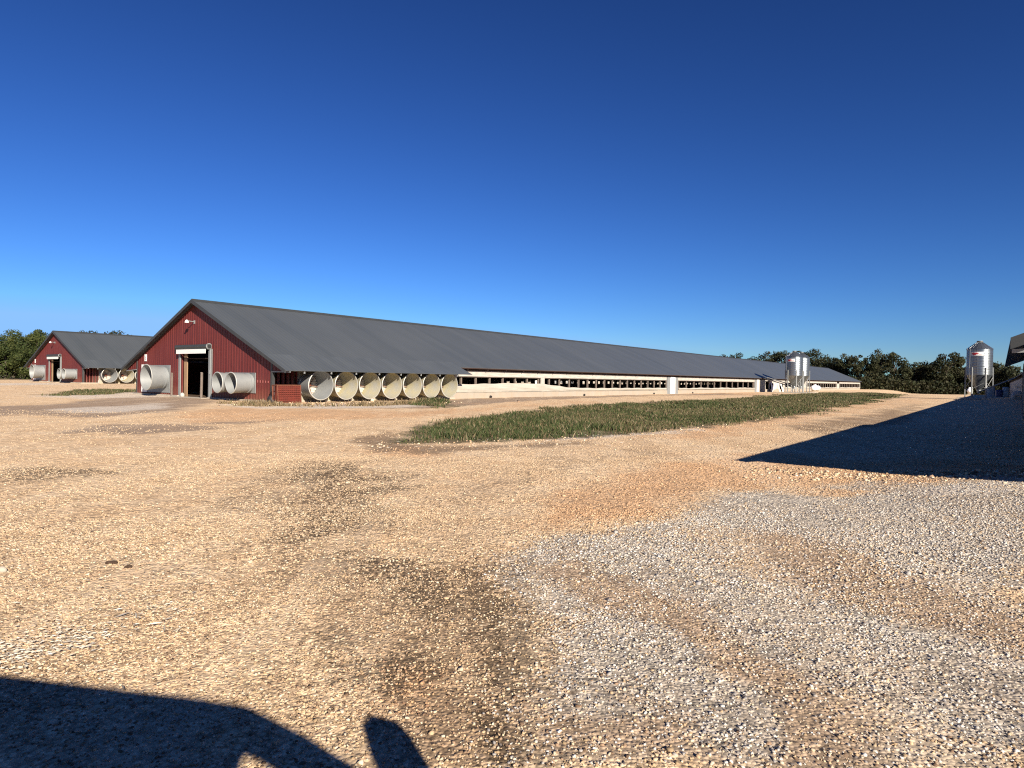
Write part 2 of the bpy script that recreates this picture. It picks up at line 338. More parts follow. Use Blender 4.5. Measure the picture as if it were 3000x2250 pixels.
# ------------------------------------------------------------------ ground sheet
def build_ground():
    n = 720; k = 8.2
    u = np.linspace(-1, 1, n); A = 1600/math.sinh(k)
    gx = A*np.sinh(k*u)*1.0; gy = A*np.sinh(k*u)*1.0+4.0
    X, Y = np.meshgrid(gx, gy); x = X.ravel(); y = Y.ravel(); z = hgt(x, y)
    me = bpy.data.meshes.new('ground'); me.vertices.add(n*n); me.vertices.foreach_set('co', np.stack([x, y, z], 1).astype(np.float32).ravel())
    i = np.arange(n-1); I, J = np.meshgrid(i, i); a = (J*n+I).ravel(); q = np.stack([a, a+1, a+n+1, a+n], 1).astype(np.int32)
    nf = len(q); me.loops.add(nf*4); me.loops.foreach_set('vertex_index', q.ravel()); me.polygons.add(nf); me.polygons.foreach_set('loop_start', (np.arange(nf)*4).astype(np.int32))
    me.polygons.foreach_set('use_smooth', np.ones(nf, bool)); me.update(calc_edges=True)
    ms = masks(x, y)
    for nm in ('a', 'b', 'c'):
        at = me.attributes.new('mask_'+nm, 'FLOAT_COLOR', 'POINT'); cc = np.zeros((n*n, 4), np.float32)
        keys = {'a': ('gravel', 'dark', 'orange', 'pale'), 'b': ('grass', 'litter', 'brownmix', 'drive'), 'c': ('track',)}[nm]
        for j, kk in enumerate(keys): cc[:, j] = ms[kk]
        at.data.foreach_set('color', cc.ravel())
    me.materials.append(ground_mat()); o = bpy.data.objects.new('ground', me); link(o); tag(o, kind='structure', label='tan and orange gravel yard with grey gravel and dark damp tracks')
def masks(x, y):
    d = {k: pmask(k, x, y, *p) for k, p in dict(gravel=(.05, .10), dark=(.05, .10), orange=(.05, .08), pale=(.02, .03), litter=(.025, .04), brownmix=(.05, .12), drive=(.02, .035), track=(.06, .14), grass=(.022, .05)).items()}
    far = np.clip((np.hypot(x, y)-230)/40, 0, 1); d['grass'] = np.maximum(d['grass'], far*.9)
    dd = x*CS-y*SN
    d['grass'] = np.maximum(d['grass'], np.clip((-105-dd)/6, 0, 1)*.7)
    return d

def ground_mat():
    mt = bpy.data.materials.new('yard_gravel'); mt.use_nodes = True; nt = mt.node_tree; N = nt.nodes; Lk = nt.links; b = N['Principled BSDF']
    b.inputs['Roughness'].default_value = .95; b.inputs['Specular IOR Level'].default_value = .15
    geo = N.new('ShaderNodeNewGeometry'); pos = geo.outputs['Position']
    def noise(sc, det=5, ro=.6):
        n = N.new('ShaderNodeTexNoise'); n.inputs['Scale'].default_value = sc; n.inputs['Detail'].default_value = det; n.inputs['Roughness'].default_value = ro; Lk.new(pos, n.inputs[0]); return n.outputs[0]
    def vor(sc):
        v = N.new('ShaderNodeTexVoronoi'); v.inputs['Scale'].default_value = sc; Lk.new(pos, v.inputs[0]); return v
    def rng_(v, a, bb, c=0., d=1.):
        r = N.new('ShaderNodeMapRange'); r.inputs[1].default_value = a; r.inputs[2].default_value = bb; r.inputs[3].default_value = c; r.inputs[4].default_value = d; Lk.new(v, r.inputs[0]); return r.outputs[0]
    def mth(op, a, bb):
        q = N.new('ShaderNodeMath'); q.operation = op
        for i, t in enumerate((a, bb)):
            if isinstance(t, (int, float)): q.inputs[i].default_value = t
            else: Lk.new(t, q.inputs[i])
        return q.outputs[0]
    def mix(f, a, bb, mode='MIX'):
        q = N.new('ShaderNodeMix'); q.data_type = 'RGBA'; q.blend_type = mode
        if isinstance(f, (int, float)): q.inputs[0].default_value = f
        else: Lk.new(f, q.inputs[0])
        for i, t in ((6, a), (7, bb)):
            if isinstance(t, tuple): q.inputs[i].default_value = (*t, 1)
            else: Lk.new(t, q.inputs[i])
        return q.outputs[2]
    def at(nm):
        a = N.new('ShaderNodeAttribute'); a.attribute_name = nm; s = N.new('ShaderNodeSeparateColor'); Lk.new(a.outputs['Color'], s.inputs[0]); return s.outputs[0], s.outputs[1], s.outputs[2], a.outputs['Alpha']
    gr, dk, org, pale = at('mask_a'); gs, lit, bm, drv = at('mask_b'); trk = at('mask_c')[0]
    n1, n2, n3, n4 = noise(.5), noise(3.5), noise(16), noise(1.3, 8, .7)
    def edge(mk, amt=.55):      # break the mask edge up with noise
        t = mth('ADD', mk, mth('MULTIPLY', mth('SUBTRACT', n2, .5), amt)); t = mth('ADD', t, mth('MULTIPLY', mth('SUBTRACT', n3, .5), amt*.8)); return rng_(t, .25, .75)
    c = mix(rng_(n1, .35, .65), (.62, .445, .275), (.68, .515, .34))
    c = mix(rng_(n4, .45, .68), c, (.60, .405, .235))
    c = mix(mth('MULTIPLY', edge(org, .9), .72), c, (.56, .335, .18))
    gcol = mix(rng_(n4, .35, .65), (.47, .42, .35), (.42, .345, .265))
    c = mix(edge(gr), c, gcol)
    c = mix(mth('MULTIPLY', edge(bm), .8), c, (.40, .28, .18))
    c = mix(mth('MULTIPLY', edge(drv, .5), .85), c, (.27, .20, .15))
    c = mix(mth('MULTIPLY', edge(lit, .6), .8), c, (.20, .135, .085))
    c = mix(mth('MULTIPLY', edge(pale, .4), .8), c, (.60, .53, .45))
    vf = vor(30); cf = N.new('ShaderNodeSeparateColor'); Lk.new(vf.outputs['Color'], cf.inputs[0]); nf_ = noise(60, 3, .7)
    def speck(mk, bias, a1=.7):      # dark fines showing between pebbles
        t = mth('ADD', mk, mth('MULTIPLY', mth('SUBTRACT', n2, .5), a1)); t = mth('ADD', t, mth('MULTIPLY', mth('SUBTRACT', n3, .5), a1)); t = mth('ADD', t, mth('MULTIPLY', mth('SUBTRACT', cf.outputs[0], .5), .55)); t = mth('ADD', t, mth('MULTIPLY', mth('SUBTRACT', nf_, .5), .6))
        return rng_(t, bias-.09, bias+.09)
    c = mix(mth('MULTIPLY', speck(trk, .72), .62), c, (.22, .15, .092))
    c = mix(mth('MULTIPLY', speck(dk, .62), .82), c, (.115, .08, .048))
    c = mix(mth('MULTIPLY', rng_(noise(26, 3, .6), .66, .72), .4), c, (.27, .18, .11))
    c = mix(mth('MULTIPLY', edge(gs, .9), .93), c, mix(rng_(n4, .4, .6), (.115, .085, .048), (.085, .078, .036)))
    # individual pebbles: cell colours at three sizes, plus dark gaps
    v1, v2, v3 = vor(42), vor(17), vor(6.5)
    dist = N.new('ShaderNodeVectorMath'); dist.operation = 'LENGTH'; Lk.new(pos, dist.inputs[0]); dl = dist.outputs['Value']
    for v, lo, hi, am in ((v1, 0, 14, .8), (v2, 3, 40, .42), (v3, 12, 160, .22)):
        bw = N.new('ShaderNodeSeparateColor'); Lk.new(v.outputs['Color'], bw.inputs[0])
        val = rng_(bw.outputs[0], 0, 1, -.5, .5)
        fade = mth('MULTIPLY', rng_(dl, hi*.5, hi, 1, 0), am)
        fade = mth('MULTIPLY', fade, rng_(gs, .3, .7, 1, .1))
        k = mth('ADD', 1.0, mth('MULTIPLY', val, mth('MULTIPLY', fade, 1.0)))
        gap = rng_(v.outputs['Distance'], .45, .75, 1, .62) if True else 1
        k = mth('MULTIPLY', k, mth('ADD', 1.0, mth('MULTIPLY', mth('SUBTRACT', gap, 1.0), fade)))
        hs = N.new('ShaderNodeCombineColor'); [Lk.new(k, hs.inputs[i]) for i in range(3)]
        c = mix(1.0, c, hs.outputs[0], 'MULTIPLY')
    mp = N.new('ShaderNodeMapping'); mp.inputs['Rotation'].default_value = (0, 0, PSI); mp.inputs['Scale'].default_value = (1, .12, 1); Lk.new(pos, mp.inputs[0])
    nt_ = N.new('ShaderNodeTexNoise'); nt_.inputs['Scale'].default_value = .9; nt_.inputs['Detail'].default_value = 7; nt_.inputs['Roughness'].default_value = .65; Lk.new(mp.outputs[0], nt_.inputs[0])
    c = mix(mth('MULTIPLY', rng_(nt_.outputs[0], .52, .66), .34), c, (.36, .24, .145))      # old wheel tracks along the barns
    c = mix(mth('MULTIPLY', rng_(nt_.outputs[0], .47, .36), .35), c, (.68, .54, .38))
    n6 = noise(.17, 6, .6); c = mix(mth('MULTIPLY', rng_(n6, .54, .70), .32), c, (.47, .30, .175))
    c = mix(mth('MULTIPLY', rng_(noise(7, 8, .75), .60, .70), .35), c, (.20, .12, .07))
    c = mix(mth('MULTIPLY', rng_(noise(9.7, 8, .75), .62, .72), .5), c, (.66, .55, .42))
    Lk.new(c, b.inputs['Base Color'])
    h1 = mth('MULTIPLY', rng_(v1.outputs['Distance'], 0, .7, 1, 0), .010); h2 = mth('MULTIPLY', rng_(v2.outputs['Distance'], 0, .7, 1, 0), .024); h3 = mth('MULTIPLY', rng_(v3.outputs['Distance'], 0, .8, 1, 0), .03)
    h2 = mth('MULTIPLY', h2, rng_(dl, 4, 11, .12, 1)); h3 = mth('MULTIPLY', h3, rng_(dl, 12, 30, .0, 1)); h1 = mth('MULTIPLY', h1, .8)
    hh = mth('ADD', mth('ADD', h1, h2), mth('ADD', h3, mth('MULTIPLY', n3, .008)))
    hh = mth('ADD', hh, mth('MULTIPLY', n2, .012))
    bp = N.new('ShaderNodeBump'); bp.inputs['Strength'].default_value = .75; bp.inputs['Distance'].default_value = 1.0; Lk.new(hh, bp.inputs['Height']); Lk.new(bp.outputs[0], b.inputs['Normal'])
    return mt
build_ground()

# ------------------------------------------------------------------ loose stones
def stone_block(x, y, size, cols, flat=.55):
    k = len(x); base = np.array([(-1, -1, -1), (1, -1, -1), (1, 1, -1), (-1, 1, -1), (-1, -1, 1), (1, -1, 1), (1, 1, 1), (-1, 1, 1)], float)*.62
    v = base[None]*(1+rng.uniform(-.45, .45, (k, 8, 3))); v[:, :, 0] *= rng.uniform(.7, 1.35, (k, 1)); v[:, :, 2] *= flat*rng.uniform(.6, 1.3, (k, 1))
    v[:, 4:, :2] *= rng.uniform(.45, .9, (k, 1, 1))
    tilt = rng.normal(0, .25, (k, 2)); v[:, :, 2] += v[:, :, 0]*tilt[:, :1]+v[:, :, 1]*tilt[:, 1:]
    a = rng.uniform(0, 2*math.pi, k); ca, sa = np.cos(a)[:, None], np.sin(a)[:, None]
    vx = v[:, :, 0]*ca-v[:, :, 1]*sa; vy = v[:, :, 0]*sa+v[:, :, 1]*ca; v = np.stack([vx, vy, v[:, :, 2]], 2)*size[:, None, None]
    v[:, :, 0] += x[:, None]; v[:, :, 1] += y[:, None]; v[:, :, 2] += (hgt(x, y)+size*.13)[:, None]
    return v
BOXF = [(0, 3, 2, 1), (4, 5, 6, 7), (0, 1, 5, 4), (1, 2, 6, 5), (2, 3, 7, 6), (3, 0, 4, 7)]
PAL_T = np.array([(.56, .42, .275), (.47, .33, .20), (.57, .45, .31), (.36, .26, .155), (.60, .51, .38), (.17, .11, .07), (.52, .37, .23), (.30, .20, .13)])
PAL_G = np.array([(.52, .48, .43), (.42, .39, .36), (.62, .57, .50), (.30, .28, .27), (.50, .42, .32), (.70, .67, .62), (.14, .12, .11)])
bands = [(1.7, 3.2, 26000, .0045, .0135), (3.2, 5.0, 46000, .0055, .0145), (5.0, 8.0, 62000, .0075, .018), (8.0, 13.0, 50000, .010, .021), (13.0, 26.0, 26000, .014, .030)]
VB, CB = [], []
for (z0, z1, n, s0_, s1_) in bands:
    yy = np.sqrt(rng.uniform(z0**2, z1**2, n)); xx = rng.uniform(-.92, .92, n)*yy
    ms = masks(xx, yy); tr = fbm(xx*.8, yy*.8, 31)*.65+fbm(xx*2.6, yy*2.6, 32)*.35
    keep = rng.uniform(0, 1, n) < np.clip(.56+.28*ms['gravel']+2.6*(tr-.5)+.1*ms['dark']+.12*ms['track']-.3*ms['brownmix'], .08, 1)
    keep &= rng.uniform(0, 1, n) > ms['grass']*1.1
    xx, yy = xx[keep], yy[keep]; ms = {k_: v_[keep] for k_, v_ in ms.items()}; n = len(xx)
    size = s0_+(s1_-s0_)*rng.uniform(0, 1, n)**2; big = rng.uniform(0, 1, n) < .006; size[big] *= rng.uniform(1.4, 2.1, big.sum())
    pg = ms['gravel']*(1-.45*ms['brownmix']); ug = rng.uniform(0, 1, n) < pg*.85
    ct = PAL_T[rng.integers(0, len(PAL_T), n)]; cg = PAL_G[rng.integers(0, len(PAL_G), n)]
    far_ = np.clip((yy-4)/9, 0, 1)[:, None]; base_ = np.array([.56, .42, .275])*(1-ug[:, None])+np.array([.46, .42, .36])*ug[:, None]
    col = np.where(ug[:, None], cg, ct)*rng.uniform(.8, 1.1, (n, 1)); col = col*(1-.6*far_)+base_*.92*.6*far_; col = col*np.where(ug[:, None], .88, .88)
    col = col*(1-.25*ms['orange'][:, None]*np.array([0, .6, 1.0])); col = col*(1-.35*(ms['dark']*(rng.uniform(0, 1, n) < .35))[:, None])
    VB.append(stone_block(xx, yy, size, col)); CB.append(col)
# the band of larger rubble along the shaded edge and by the grass, pale lumps near the barn
for (cx0, cy0, cx1, cy1, n, w, a, b_) in ((4.6, 11.6, 9.4, 10.2, 1100, .40, .015, .045), (7.5, 10.9, 9.6, 10.35, 22, .22, .05, .085), (-3.2, 14.4, 3, 18.0, 160, .5, .015, .05), (3, 18, 15, 32, 110, .6, .02, .06), (-13.6, 33.6, -4, 41, 260, .9, .03, .10), (-14.5, 33.5, -3.5, 42.5, 26, 1.3, .10, .18)):
    t = rng.uniform(0, 1, n); xx = cx0+(cx1-cx0)*t+rng.normal(0, w, n); yy = cy0+(cy1-cy0)*t+rng.normal(0, w, n)
    size = a+(b_-a)*rng.uniform(0, 1, n)**2; col = PAL_T[rng.integers(0, len(PAL_T), n)]*rng.uniform(.8, 1.15, (n, 1)); VB.append(stone_block(xx, yy, size, col)); CB.append(col)
o = np_mesh('gravel', np.concatenate(VB), BOXF, 8, np.concatenate(CB), M['stone']); tag(o, 'loose crushed stones scattered over the yard', 'gravel', kind='stuff')

# ------------------------------------------------------------------ grass
def blades(name, poly, n, hmin, hmax, label, dens_r=True, cat='grass', greens=None, wdt=.012):
    P = np.array(poly); out = [];
    cnt = 0; xs = []; ys = []
    while cnt < n:
        m_ = 200000; 
        if dens_r:     # more blades where the strip is close to the yard corner
            yy = P[:, 1].min()*(P[:, 1].max()/P[:, 1].min())**rng.uniform(0, 1, m_)
            xx = rng.uniform(P[:, 0].min(), P[:, 0].max(), m_)
            keep = rng.uniform(0, 1, m_) < np.clip((P[:, 1].min()/yy)**.1, 0, 1)
            # the band is narrow in x at each y: reject by polygon
        else:
            yy = rng.uniform(P[:, 1].min(), P[:, 1].max(), m_); xx = rng.uniform(P[:, 0].min(), P[:, 0].max(), m_); keep = np.ones(m_, bool)
        xx, yy = xx[keep], yy[keep]; e = (fbm(xx*.55, yy*.55, 3, 5)-.5)*3.4*np.clip(np.hypot(xx, yy)/45, .38, 1.5)
        dd_ = pdist(xx, yy, poly); r = np.hypot(xx, yy); fr = rng.uniform(0, 1, len(xx)); ins = dd_+e < .25-.9*fr
        ins &= rng.uniform(0, 1, len(xx)) < np.clip(.22+(-dd_-e)/2.2, .03, 1)*np.clip(-.75+2.7*fbm(xx*.7, yy*.7, 77), .05, 1)
        xs.append(xx[ins]); ys.append(yy[ins]); cnt += ins.sum()
    x = np.concatenate(xs)[:n]; y = np.concatenate(ys)[:n]; k = len(x); r = np.hypot(x, y); z = hgt(x, y)
    patch = fbm(x*.35, y*.35, 12); h = (hmin+(hmax-hmin)*rng.uniform(0, 1, k)**2)*(.15+1.9*patch)
    w = np.maximum(wdt*.5, r*.0007)*rng.uniform(.6, 1.4, k); a = rng.uniform(0, 2*math.pi, k); ln = rng.normal(0, .38, (k, 2))*h[:, None]
    dx, dy = np.cos(a)*w, np.sin(a)*w
    v = np.zeros((k, 4, 3)); v[:, 0] = np.stack([x-dx, y-dy, z-.01], 1); v[:, 1] = np.stack([x+dx, y+dy, z-.01], 1)
    v[:, 2] = np.stack([x+dx*.6+ln[:, 0]*.5, y+dy*.6+ln[:, 1]*.5, z+h*.6], 1); v[:, 3] = np.stack([x+ln[:, 0], y+ln[:, 1], z+h], 1)
    gr = np.array(greens if greens else [(.052, .070, .024), (.080, .090, .032), (.135, .108, .055), (.040, .058, .024), (.26, .21, .13), (.17, .125, .07)])
    pr = np.clip(fbm(x*.6, y*.6, 44), 0, 1); ch = rng.uniform(0, 1, k); idx = np.where(ch < .24, 0, np.where(ch < .42, 1, np.where(ch < .52, 3, np.where(ch < .55+.36*pr, 2, np.where(ch < .9, 5, 4)))))
    idx = np.where((fbm(x*.25, y*.25, 91) > .56) & (rng.uniform(0, 1, k) < .5), 0, idx)
    col = gr[idx]*rng.uniform(.75, 1.25, (k, 1))
    o = np_mesh(name, v, [(0, 1, 2), (0, 2, 3)], 4, col, M['blade']); return tag(o, label, cat, kind='stuff')
G = PATCH['grass']
strip = G[0]; near = [p for p in strip]
blades('grass', strip, 270000, .03, .17, 'long strip of green and brown grass between the two gravel tracks')
blades('grass', G[1], 4000, .06, .24, 'small clump of weeds before the last two fans', False, 'weeds', None, .02)
blades('grass', G[2], 9000, .05, .16, 'thin patch of short grass left of the nearer barn', False, 'grass', None, .03)
SP = [(-15.5, 34.0), (2.0, 45.5), (2.0, 44.0), (-15.0, 31.4)]
blades('dry_weeds', [(-16, 34.4), (-13.2, 33.6), (-8.2, 34.4), (-4.5, 41), (-4.9, 38.5), (-8.4, 32.6), (-13, 31.4)], 3200, .05, .3, 'dry brown weeds and straw along the foot of the fan wall', False, 'weeds',
       [(.22, .16, .09), (.16, .12, .06), (.28, .22, .13), (.12, .11, .05), (.34, .28, .18), (.18, .13, .07)], .02)
# pale straw and feathers blown along the grass edge and in the near left corner
def litter(name, spots, label):
    V, Cc = [], []
    for (cx, cy, rx, ry, n, a, b_) in spots:
        x = cx+rng.normal(0, rx, n); y = cy+rng.normal(0, ry, n); L = rng.uniform(a, b_, n); an = rng.normal(.5, 1.1, n); w = L*rng.uniform(.04, .12, n)
        dx, dy = np.cos(an)*L, np.sin(an)*L; px, py = -np.sin(an)*w, np.cos(an)*w; z = hgt(x, y)+rng.uniform(.012, .035, n); ti = rng.normal(0, .12, n)*L
        v = np.stack([np.stack([x-dx, y-dy, z-ti*.3], 1), np.stack([x+px, y+py, z+.006+np.abs(ti)*.2], 1), np.stack([x+dx, y+dy, z+np.abs(ti)], 1), np.stack([x-px, y-py, z], 1)], 1); V.append(v)
        c = np.array([(.50, .47, .41), (.36, .31, .24), (.42, .37, .30), (.22, .20, .18)])[rng.integers(0, 4, n)]*rng.uniform(.8, 1.05, (n, 1)); Cc.append(c)
    o = np_mesh(name, np.concatenate(V), [(0, 1, 2), (0, 2, 3)], 4, np.concatenate(Cc), M['stone']); return tag(o, label, 'litter', kind='stuff')
litter('straw_litter', [(-2.62, 3.75, .15, .13, 330, .008, .024), (-2.85, 3.5, .15, .10, 240, .008, .024), (-2.35, 4.25, .16, .10, 40, .01, .03), (-2.4, 4.15, .05, .03, 3, .06, .09), (-2.2, 3.95, .1, .05, 3, .04, .06), (-2.5, 4.7, .35, .25, 30, .01, .03), (-2.3, 3.2, .3, .15, 14, .02, .04)], 'pale straw and feathers in the near left corner')
litter('feather_litter', [(-2.6, 14.6, 1.2, .5, 60, .02, .07), (.8, 16.0, 1.5, .5, 50, .02, .08), (2.8, 18.2, .8, .4, 30, .02, .09), (6, 22.5, 2, 1.2, 30, .03, .10)], 'white feathers and straw along the front edge of the grass strip')

# ------------------------------------------------------------------ the long poultry barns
W, HW, HR, BL = 17.25, 2.518, 6.219, 190.5
K = (HR-HW)/(W/2)
def roofz(x): return HR-abs(x+W/2)*K
HOODL, HOODX = 15.0, 1.78

def fan_meshes():
    """shared fan cone meshes: mouth points along +y from the wall at y=0"""
    pass
def make_fan(parent, x, y, z, rz, rin, rout, prot, label, cone_mat, group=None):
    f = bpy.data.objects.new('exhaust_fan', None); f.empty_display_size = .2; link(f, parent); f.location = (x, y, z); f.rotation_euler = (0, 0, rz); f['label'] = label
    Mx = Matrix.Rotation(-math.pi/2, 4, 'X')           # local z -> +y
    c = MB(); n = 48
    prof = [(rin, 0), (rin*1.0, prot*.12), (rin+(rout-rin)*.5, prot*.55), (rout, prot)]
    c.ring(prof, n, Mx); c.ring([(rout-.02, prot), (rin+(rout-rin)*.5-.02, prot*.55), (rin-.02, prot*.1), (rin-.02, 0)], n, Mx)
    c.ring([(rout, prot), (rout+.018, prot+.004), (rout+.018, prot+.03), (rout-.022, prot+.03), (rout-.02, prot)], n, Mx)
    c.ring([(rin+.05, prot*.1), (rin+.05, prot*.16)], n, Mx); c.ring([(rin+.05, prot*.16), (rin+.0, prot*.18)], n, Mx); c.ring([(rin+.0, prot*.08), (rin+.05, prot*.1)], n, Mx)
    c.build('cone', cone_mat, f)
    c = MB(); c.ring([(rout+.019, prot+.002), (rout+.028, prot+.018), (rout+.019, prot+.036), (rout-.024, prot+.036)], n, Mx); c.build('rim', M['rim'], f)
    gm = MB()                                          # shutter with slats, hub and spokes inside the mouth
    gm.ring([(rin-.03, .03), (.001, .03)], n, Mx, False)
    for k in range(9):
        zz = -rin+(k+.5)*2*rin/9; hw = math.sqrt(max(0, (rin-.04)**2-zz*zz)); gm.box(-hw, hw, .045, .075, zz-.012, zz+.03)
    gm.build('shutter', M['grille'], f)
    bm_ = MB(); 
    for k in range(6):
        a = k*math.pi/3+.2; bm_.tube((0, .17, 0), ((rin-.04)*math.cos(a), .17, (rin-.04)*math.sin(a)), .018, 6)
    bm_.ring([(.11, .10), (.13, .14), (.13, .22), (.06, .25)], 14, Mx, True, True, True); bm_.build('hub', M['rust'], f)
    return f

def gable(parent, y0, sgn, door=True, name='gable_wall'):
    """ribbed siding wall; sgn -1 faces towards -y"""
    b = MB(); xs = []; x = -W
    dl, dr, dt = -10.62, -6.93, 3.12
    pts = [-W, 0.0, dl, dr]
    k = 0
    while x < 0:
        for q in (x, x+.05, x+.075, x+.125, x+.15): pts.append(round(q, 4))
        x += .30
    pts = sorted(set(p for p in pts if -W <= p <= 0))
    def prof(x):                                       # height of the rib
        t = (x+W) % .30
        if t < .05: return t/.05*.024
        if t <= .075: return .024
        if t < .125: return (.125-t)/.05*.024
        return 0
    P = [(x, y0+sgn*prof(x)) for x in pts]; zb = .10
    for (xa, ya), (xb, yb) in zip(P[:-1], P[1:]):
        bz = dt if (door and xa >= dl-1e-6 and xb <= dr+1e-6) else zb
        segs = [(xa, ya, xb, yb)]
        if xa < -W/2 < xb: xm = -W/2; ym = (ya+yb)/2; segs = [(xa, ya, xm, ym), (xm, ym, xb, yb)]
        for (a, ya_, c, yc_) in segs:
            v = [(a, ya_, bz), (c, yc_, bz), (c, yc_, roofz(c)-.03), (a, ya_, roofz(a)-.03)]; b.add(v, [(0, 1, 2, 3) if sgn < 0 else (3, 2, 1, 0)])
    yb_ = y0-sgn*.12
    if door:
        b.prism([(-W, zb), (dl, zb), (dl, roofz(dl)-.03), (-W, roofz(-W)-.03)], 'y', y0-sgn*.02, yb_)
        b.prism([(dl, dt), (dr, dt), (dr, roofz(dr)-.03), (-W/2, HR-.03), (dl, roofz(dl)-.03)], 'y', y0-sgn*.02, yb_)
        b.prism([(dr, zb), (0, zb), (0, roofz(0)-.03), (dr, roofz(dr)-.03)], 'y', y0-sgn*.02, yb_)
    else:
        b.prism([(-W, zb), (0, zb), (0, roofz(0)-.03), (-W/2, HR-.03), (-W, roofz(-W)-.03)], 'y', y0-sgn*.02, yb_)
    return b.build(name, M['red'], parent)

def barn(label, d, s, z, which):
    B = empty('poultry_barn', local(d, s, z), -PSI); tag(B, label, 'barn', 'long poultry barns standing side by side')
    gable(B, 0, -1, True); gable(B, BL, 1, False, 'rear_wall')
    # red side return, fan wall, foundation
    b = MB(); y = 0
    while y < 1.55: b.box(-.10, 0, y, min(1.55, y+.15), .1, 2.4); b.box(-.09, .02, y+.04, y+.09, .1, 2.4); y += .3
    b.box(-W, -W+.10, 0, HOODL, .1, 2.4)
    b.split('side_siding', M['red'], B)
    b = MB(); b.box(-.10, 0, 1.56, HOODL, .02, 2.4); b.build('fan_wall', M['dustwall'], B)
    f = MB(); f.box(-.22, .10, -.22, HOODL+.1, -.35, .10); f.box(-W-.14, -10.7, -.24, .10, -.35, .10); f.box(-6.8, -.22, -.24, .10, -.35, .10); f.box(-W-.12, -W+.1, .1, HOODL, -.35, .10)
    f.box(-10.7, -6.8, -.6, .1, -.35, .035)
    f.split('foundation', M['concrete'], B)
    fb = MB()
    yy = HOODL
    while yy < BL: fb.box(-.10, .02+.006*(int(yy) % 3), yy+.004, min(BL, yy+2.4)-.004, -.4, .45+.012*math.sin(yy)); yy += 2.4
    fb.box(-W-.02, -W+.1, HOODL, BL, -.4, .45)
    fb.build('foundation_board', M['found'], B)
    # corner trims
    t = MB(); t.box(-.14, .035, -.045, -.002, .1, 2.45); t.box(.002, .035, -.002, .12, .1, 2.45); t.box(-W-.035, -W+.10, -.045, -.002, .1, 2.42); t.box(-W-.035, -W-.002, -.002, .12, .1, 2.42)
    t.split('corner_trim', M['trim'], B)
    # roof
    def slab(xa, xb, lift, th): return [(xa, roofz(xa)+lift), (xb, roofz(xb)+lift), (xb, roofz(xb)+lift+th), (xa, roofz(xa)+lift+th)]
    rf = MB(); rf.prism(slab(-W/2, .45, 0, .05), 'y', -.35, BL+.35); rf.prism(slab(-W-.45, -W/2, 0, .05), 'y', -.35, BL+.35)
    roof = rf.build('roof', M['roof'], B)
    hd = MB()
    yy = -.36; i = 0
    while yy < HOODL-.1:                                # overlapping sheets of the hood over the fans
        y2 = min(yy+2.72, HOODL+.15); l = .052+.004*(i % 2)
        hd.prism(slab(-.38, HOODX, l, .02), 'y', yy, y2-.006 if i % 2 else y2); hd.prism(slab(-W-HOODX, -W+.38, l, .02), 'y', yy, y2-.006 if i % 2 else y2); yy = y2; i += 1
    hd.split('hood', M['hood'], B)
    rc = MB(); rc.prism([(-W/2-.28, HR-.28*K+.055), (-W/2-.02, HR+.075), (-W/2+.02, HR+.075), (-W/2+.28, HR-.28*K+.055), (-W/2, HR+.13)], 'y', -.37, BL+.37); rc.build('ridge_cap', M['trim'], roof)
    rt = MB()
    for sg in (1, -1):
        xe = -W/2+sg*(W/2+HOODX)
        for y0, y1, xe_ in ((-.41, -.352, xe), (BL+.352, BL+.41, -W/2+sg*(W/2+.45))):
            a, c = -W/2, xe_; h = .23
            poly = [(a, roofz(a)+.085), (c, roofz(c)+.085), (c, roofz(c)+.085-h*.7), (a, roofz(a)+.085-h)]
            if sg < 0: poly = poly[::-1]
            rt.prism(poly, 'y', y0, y1)
    rt.split('rake_trim', M['trim'], roof)
    # under the eaves
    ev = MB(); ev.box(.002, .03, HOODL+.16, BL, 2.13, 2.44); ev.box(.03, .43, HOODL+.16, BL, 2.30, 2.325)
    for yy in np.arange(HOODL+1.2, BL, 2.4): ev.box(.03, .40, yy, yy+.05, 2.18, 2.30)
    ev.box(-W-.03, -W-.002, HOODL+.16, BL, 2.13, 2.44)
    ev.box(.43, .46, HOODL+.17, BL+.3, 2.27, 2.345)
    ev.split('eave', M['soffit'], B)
    hs = MB()
    for yy in np.arange(.9, HOODL, 1.815): hs.tube((0, yy, 1.78), (HOODX-.1, yy, 1.82), .025, 5); hs.box(HOODX-.14, HOODX-.06, yy-.03, yy+.03, 1.66, 1.79)
    hs.split('hood_bracket', M['galv'], B)
    # wings closing the hood ends
    wg = MB(); zt = lambda x: roofz(x)-.02
    wg.prism([(.036, 1.78), (HOODX-.05, 1.72), (HOODX-.05, zt(HOODX-.05)), (.036, zt(.036))], 'y', -.03, .0)
    xl = -W-HOODX+(.05 if which != 'right' else .32)
    wg.prism([(xl, 1.70), (-W-.036, 1.80), (-W-.036, zt(-W-.036)), (xl, zt(xl))], 'y', -.03, .0)
    for xx in np.arange(.3, 1.7, .3): wg.box(xx, xx+.06, -.05, -.031, 1.79, zt(xx+.06)); wg.box(-W-xx, -W-xx+.06, -.05, -.031, 1.81, zt(-W-xx))
    wg.split('hood_wing', M['red'], B)
    wt = MB(); wt.box(.0, HOODX-.02, -.07, -.032, 1.715, 1.775); wt.prism([(-W-HOODX+.02, 1.64), (-W, 1.745), (-W, 1.80), (-W-HOODX+.02, 1.695)], 'y', -.07, -.032); wt.split('wing_trim', M['galv'], B)
    # white band, posts, curtain of the open sides
    wb = MB()
    for a, c in ((HOODL+.1, 53.6), (56.9, 89.1), (108, 157), (160, BL-.05)):
        wb.box(-.07, .035, a, c, 1.70, 2.13)
        yy = a+1.2
        while yy < c: wb.box(.035, .045, yy, yy+.05, 1.72, 2.11); yy += 2.42
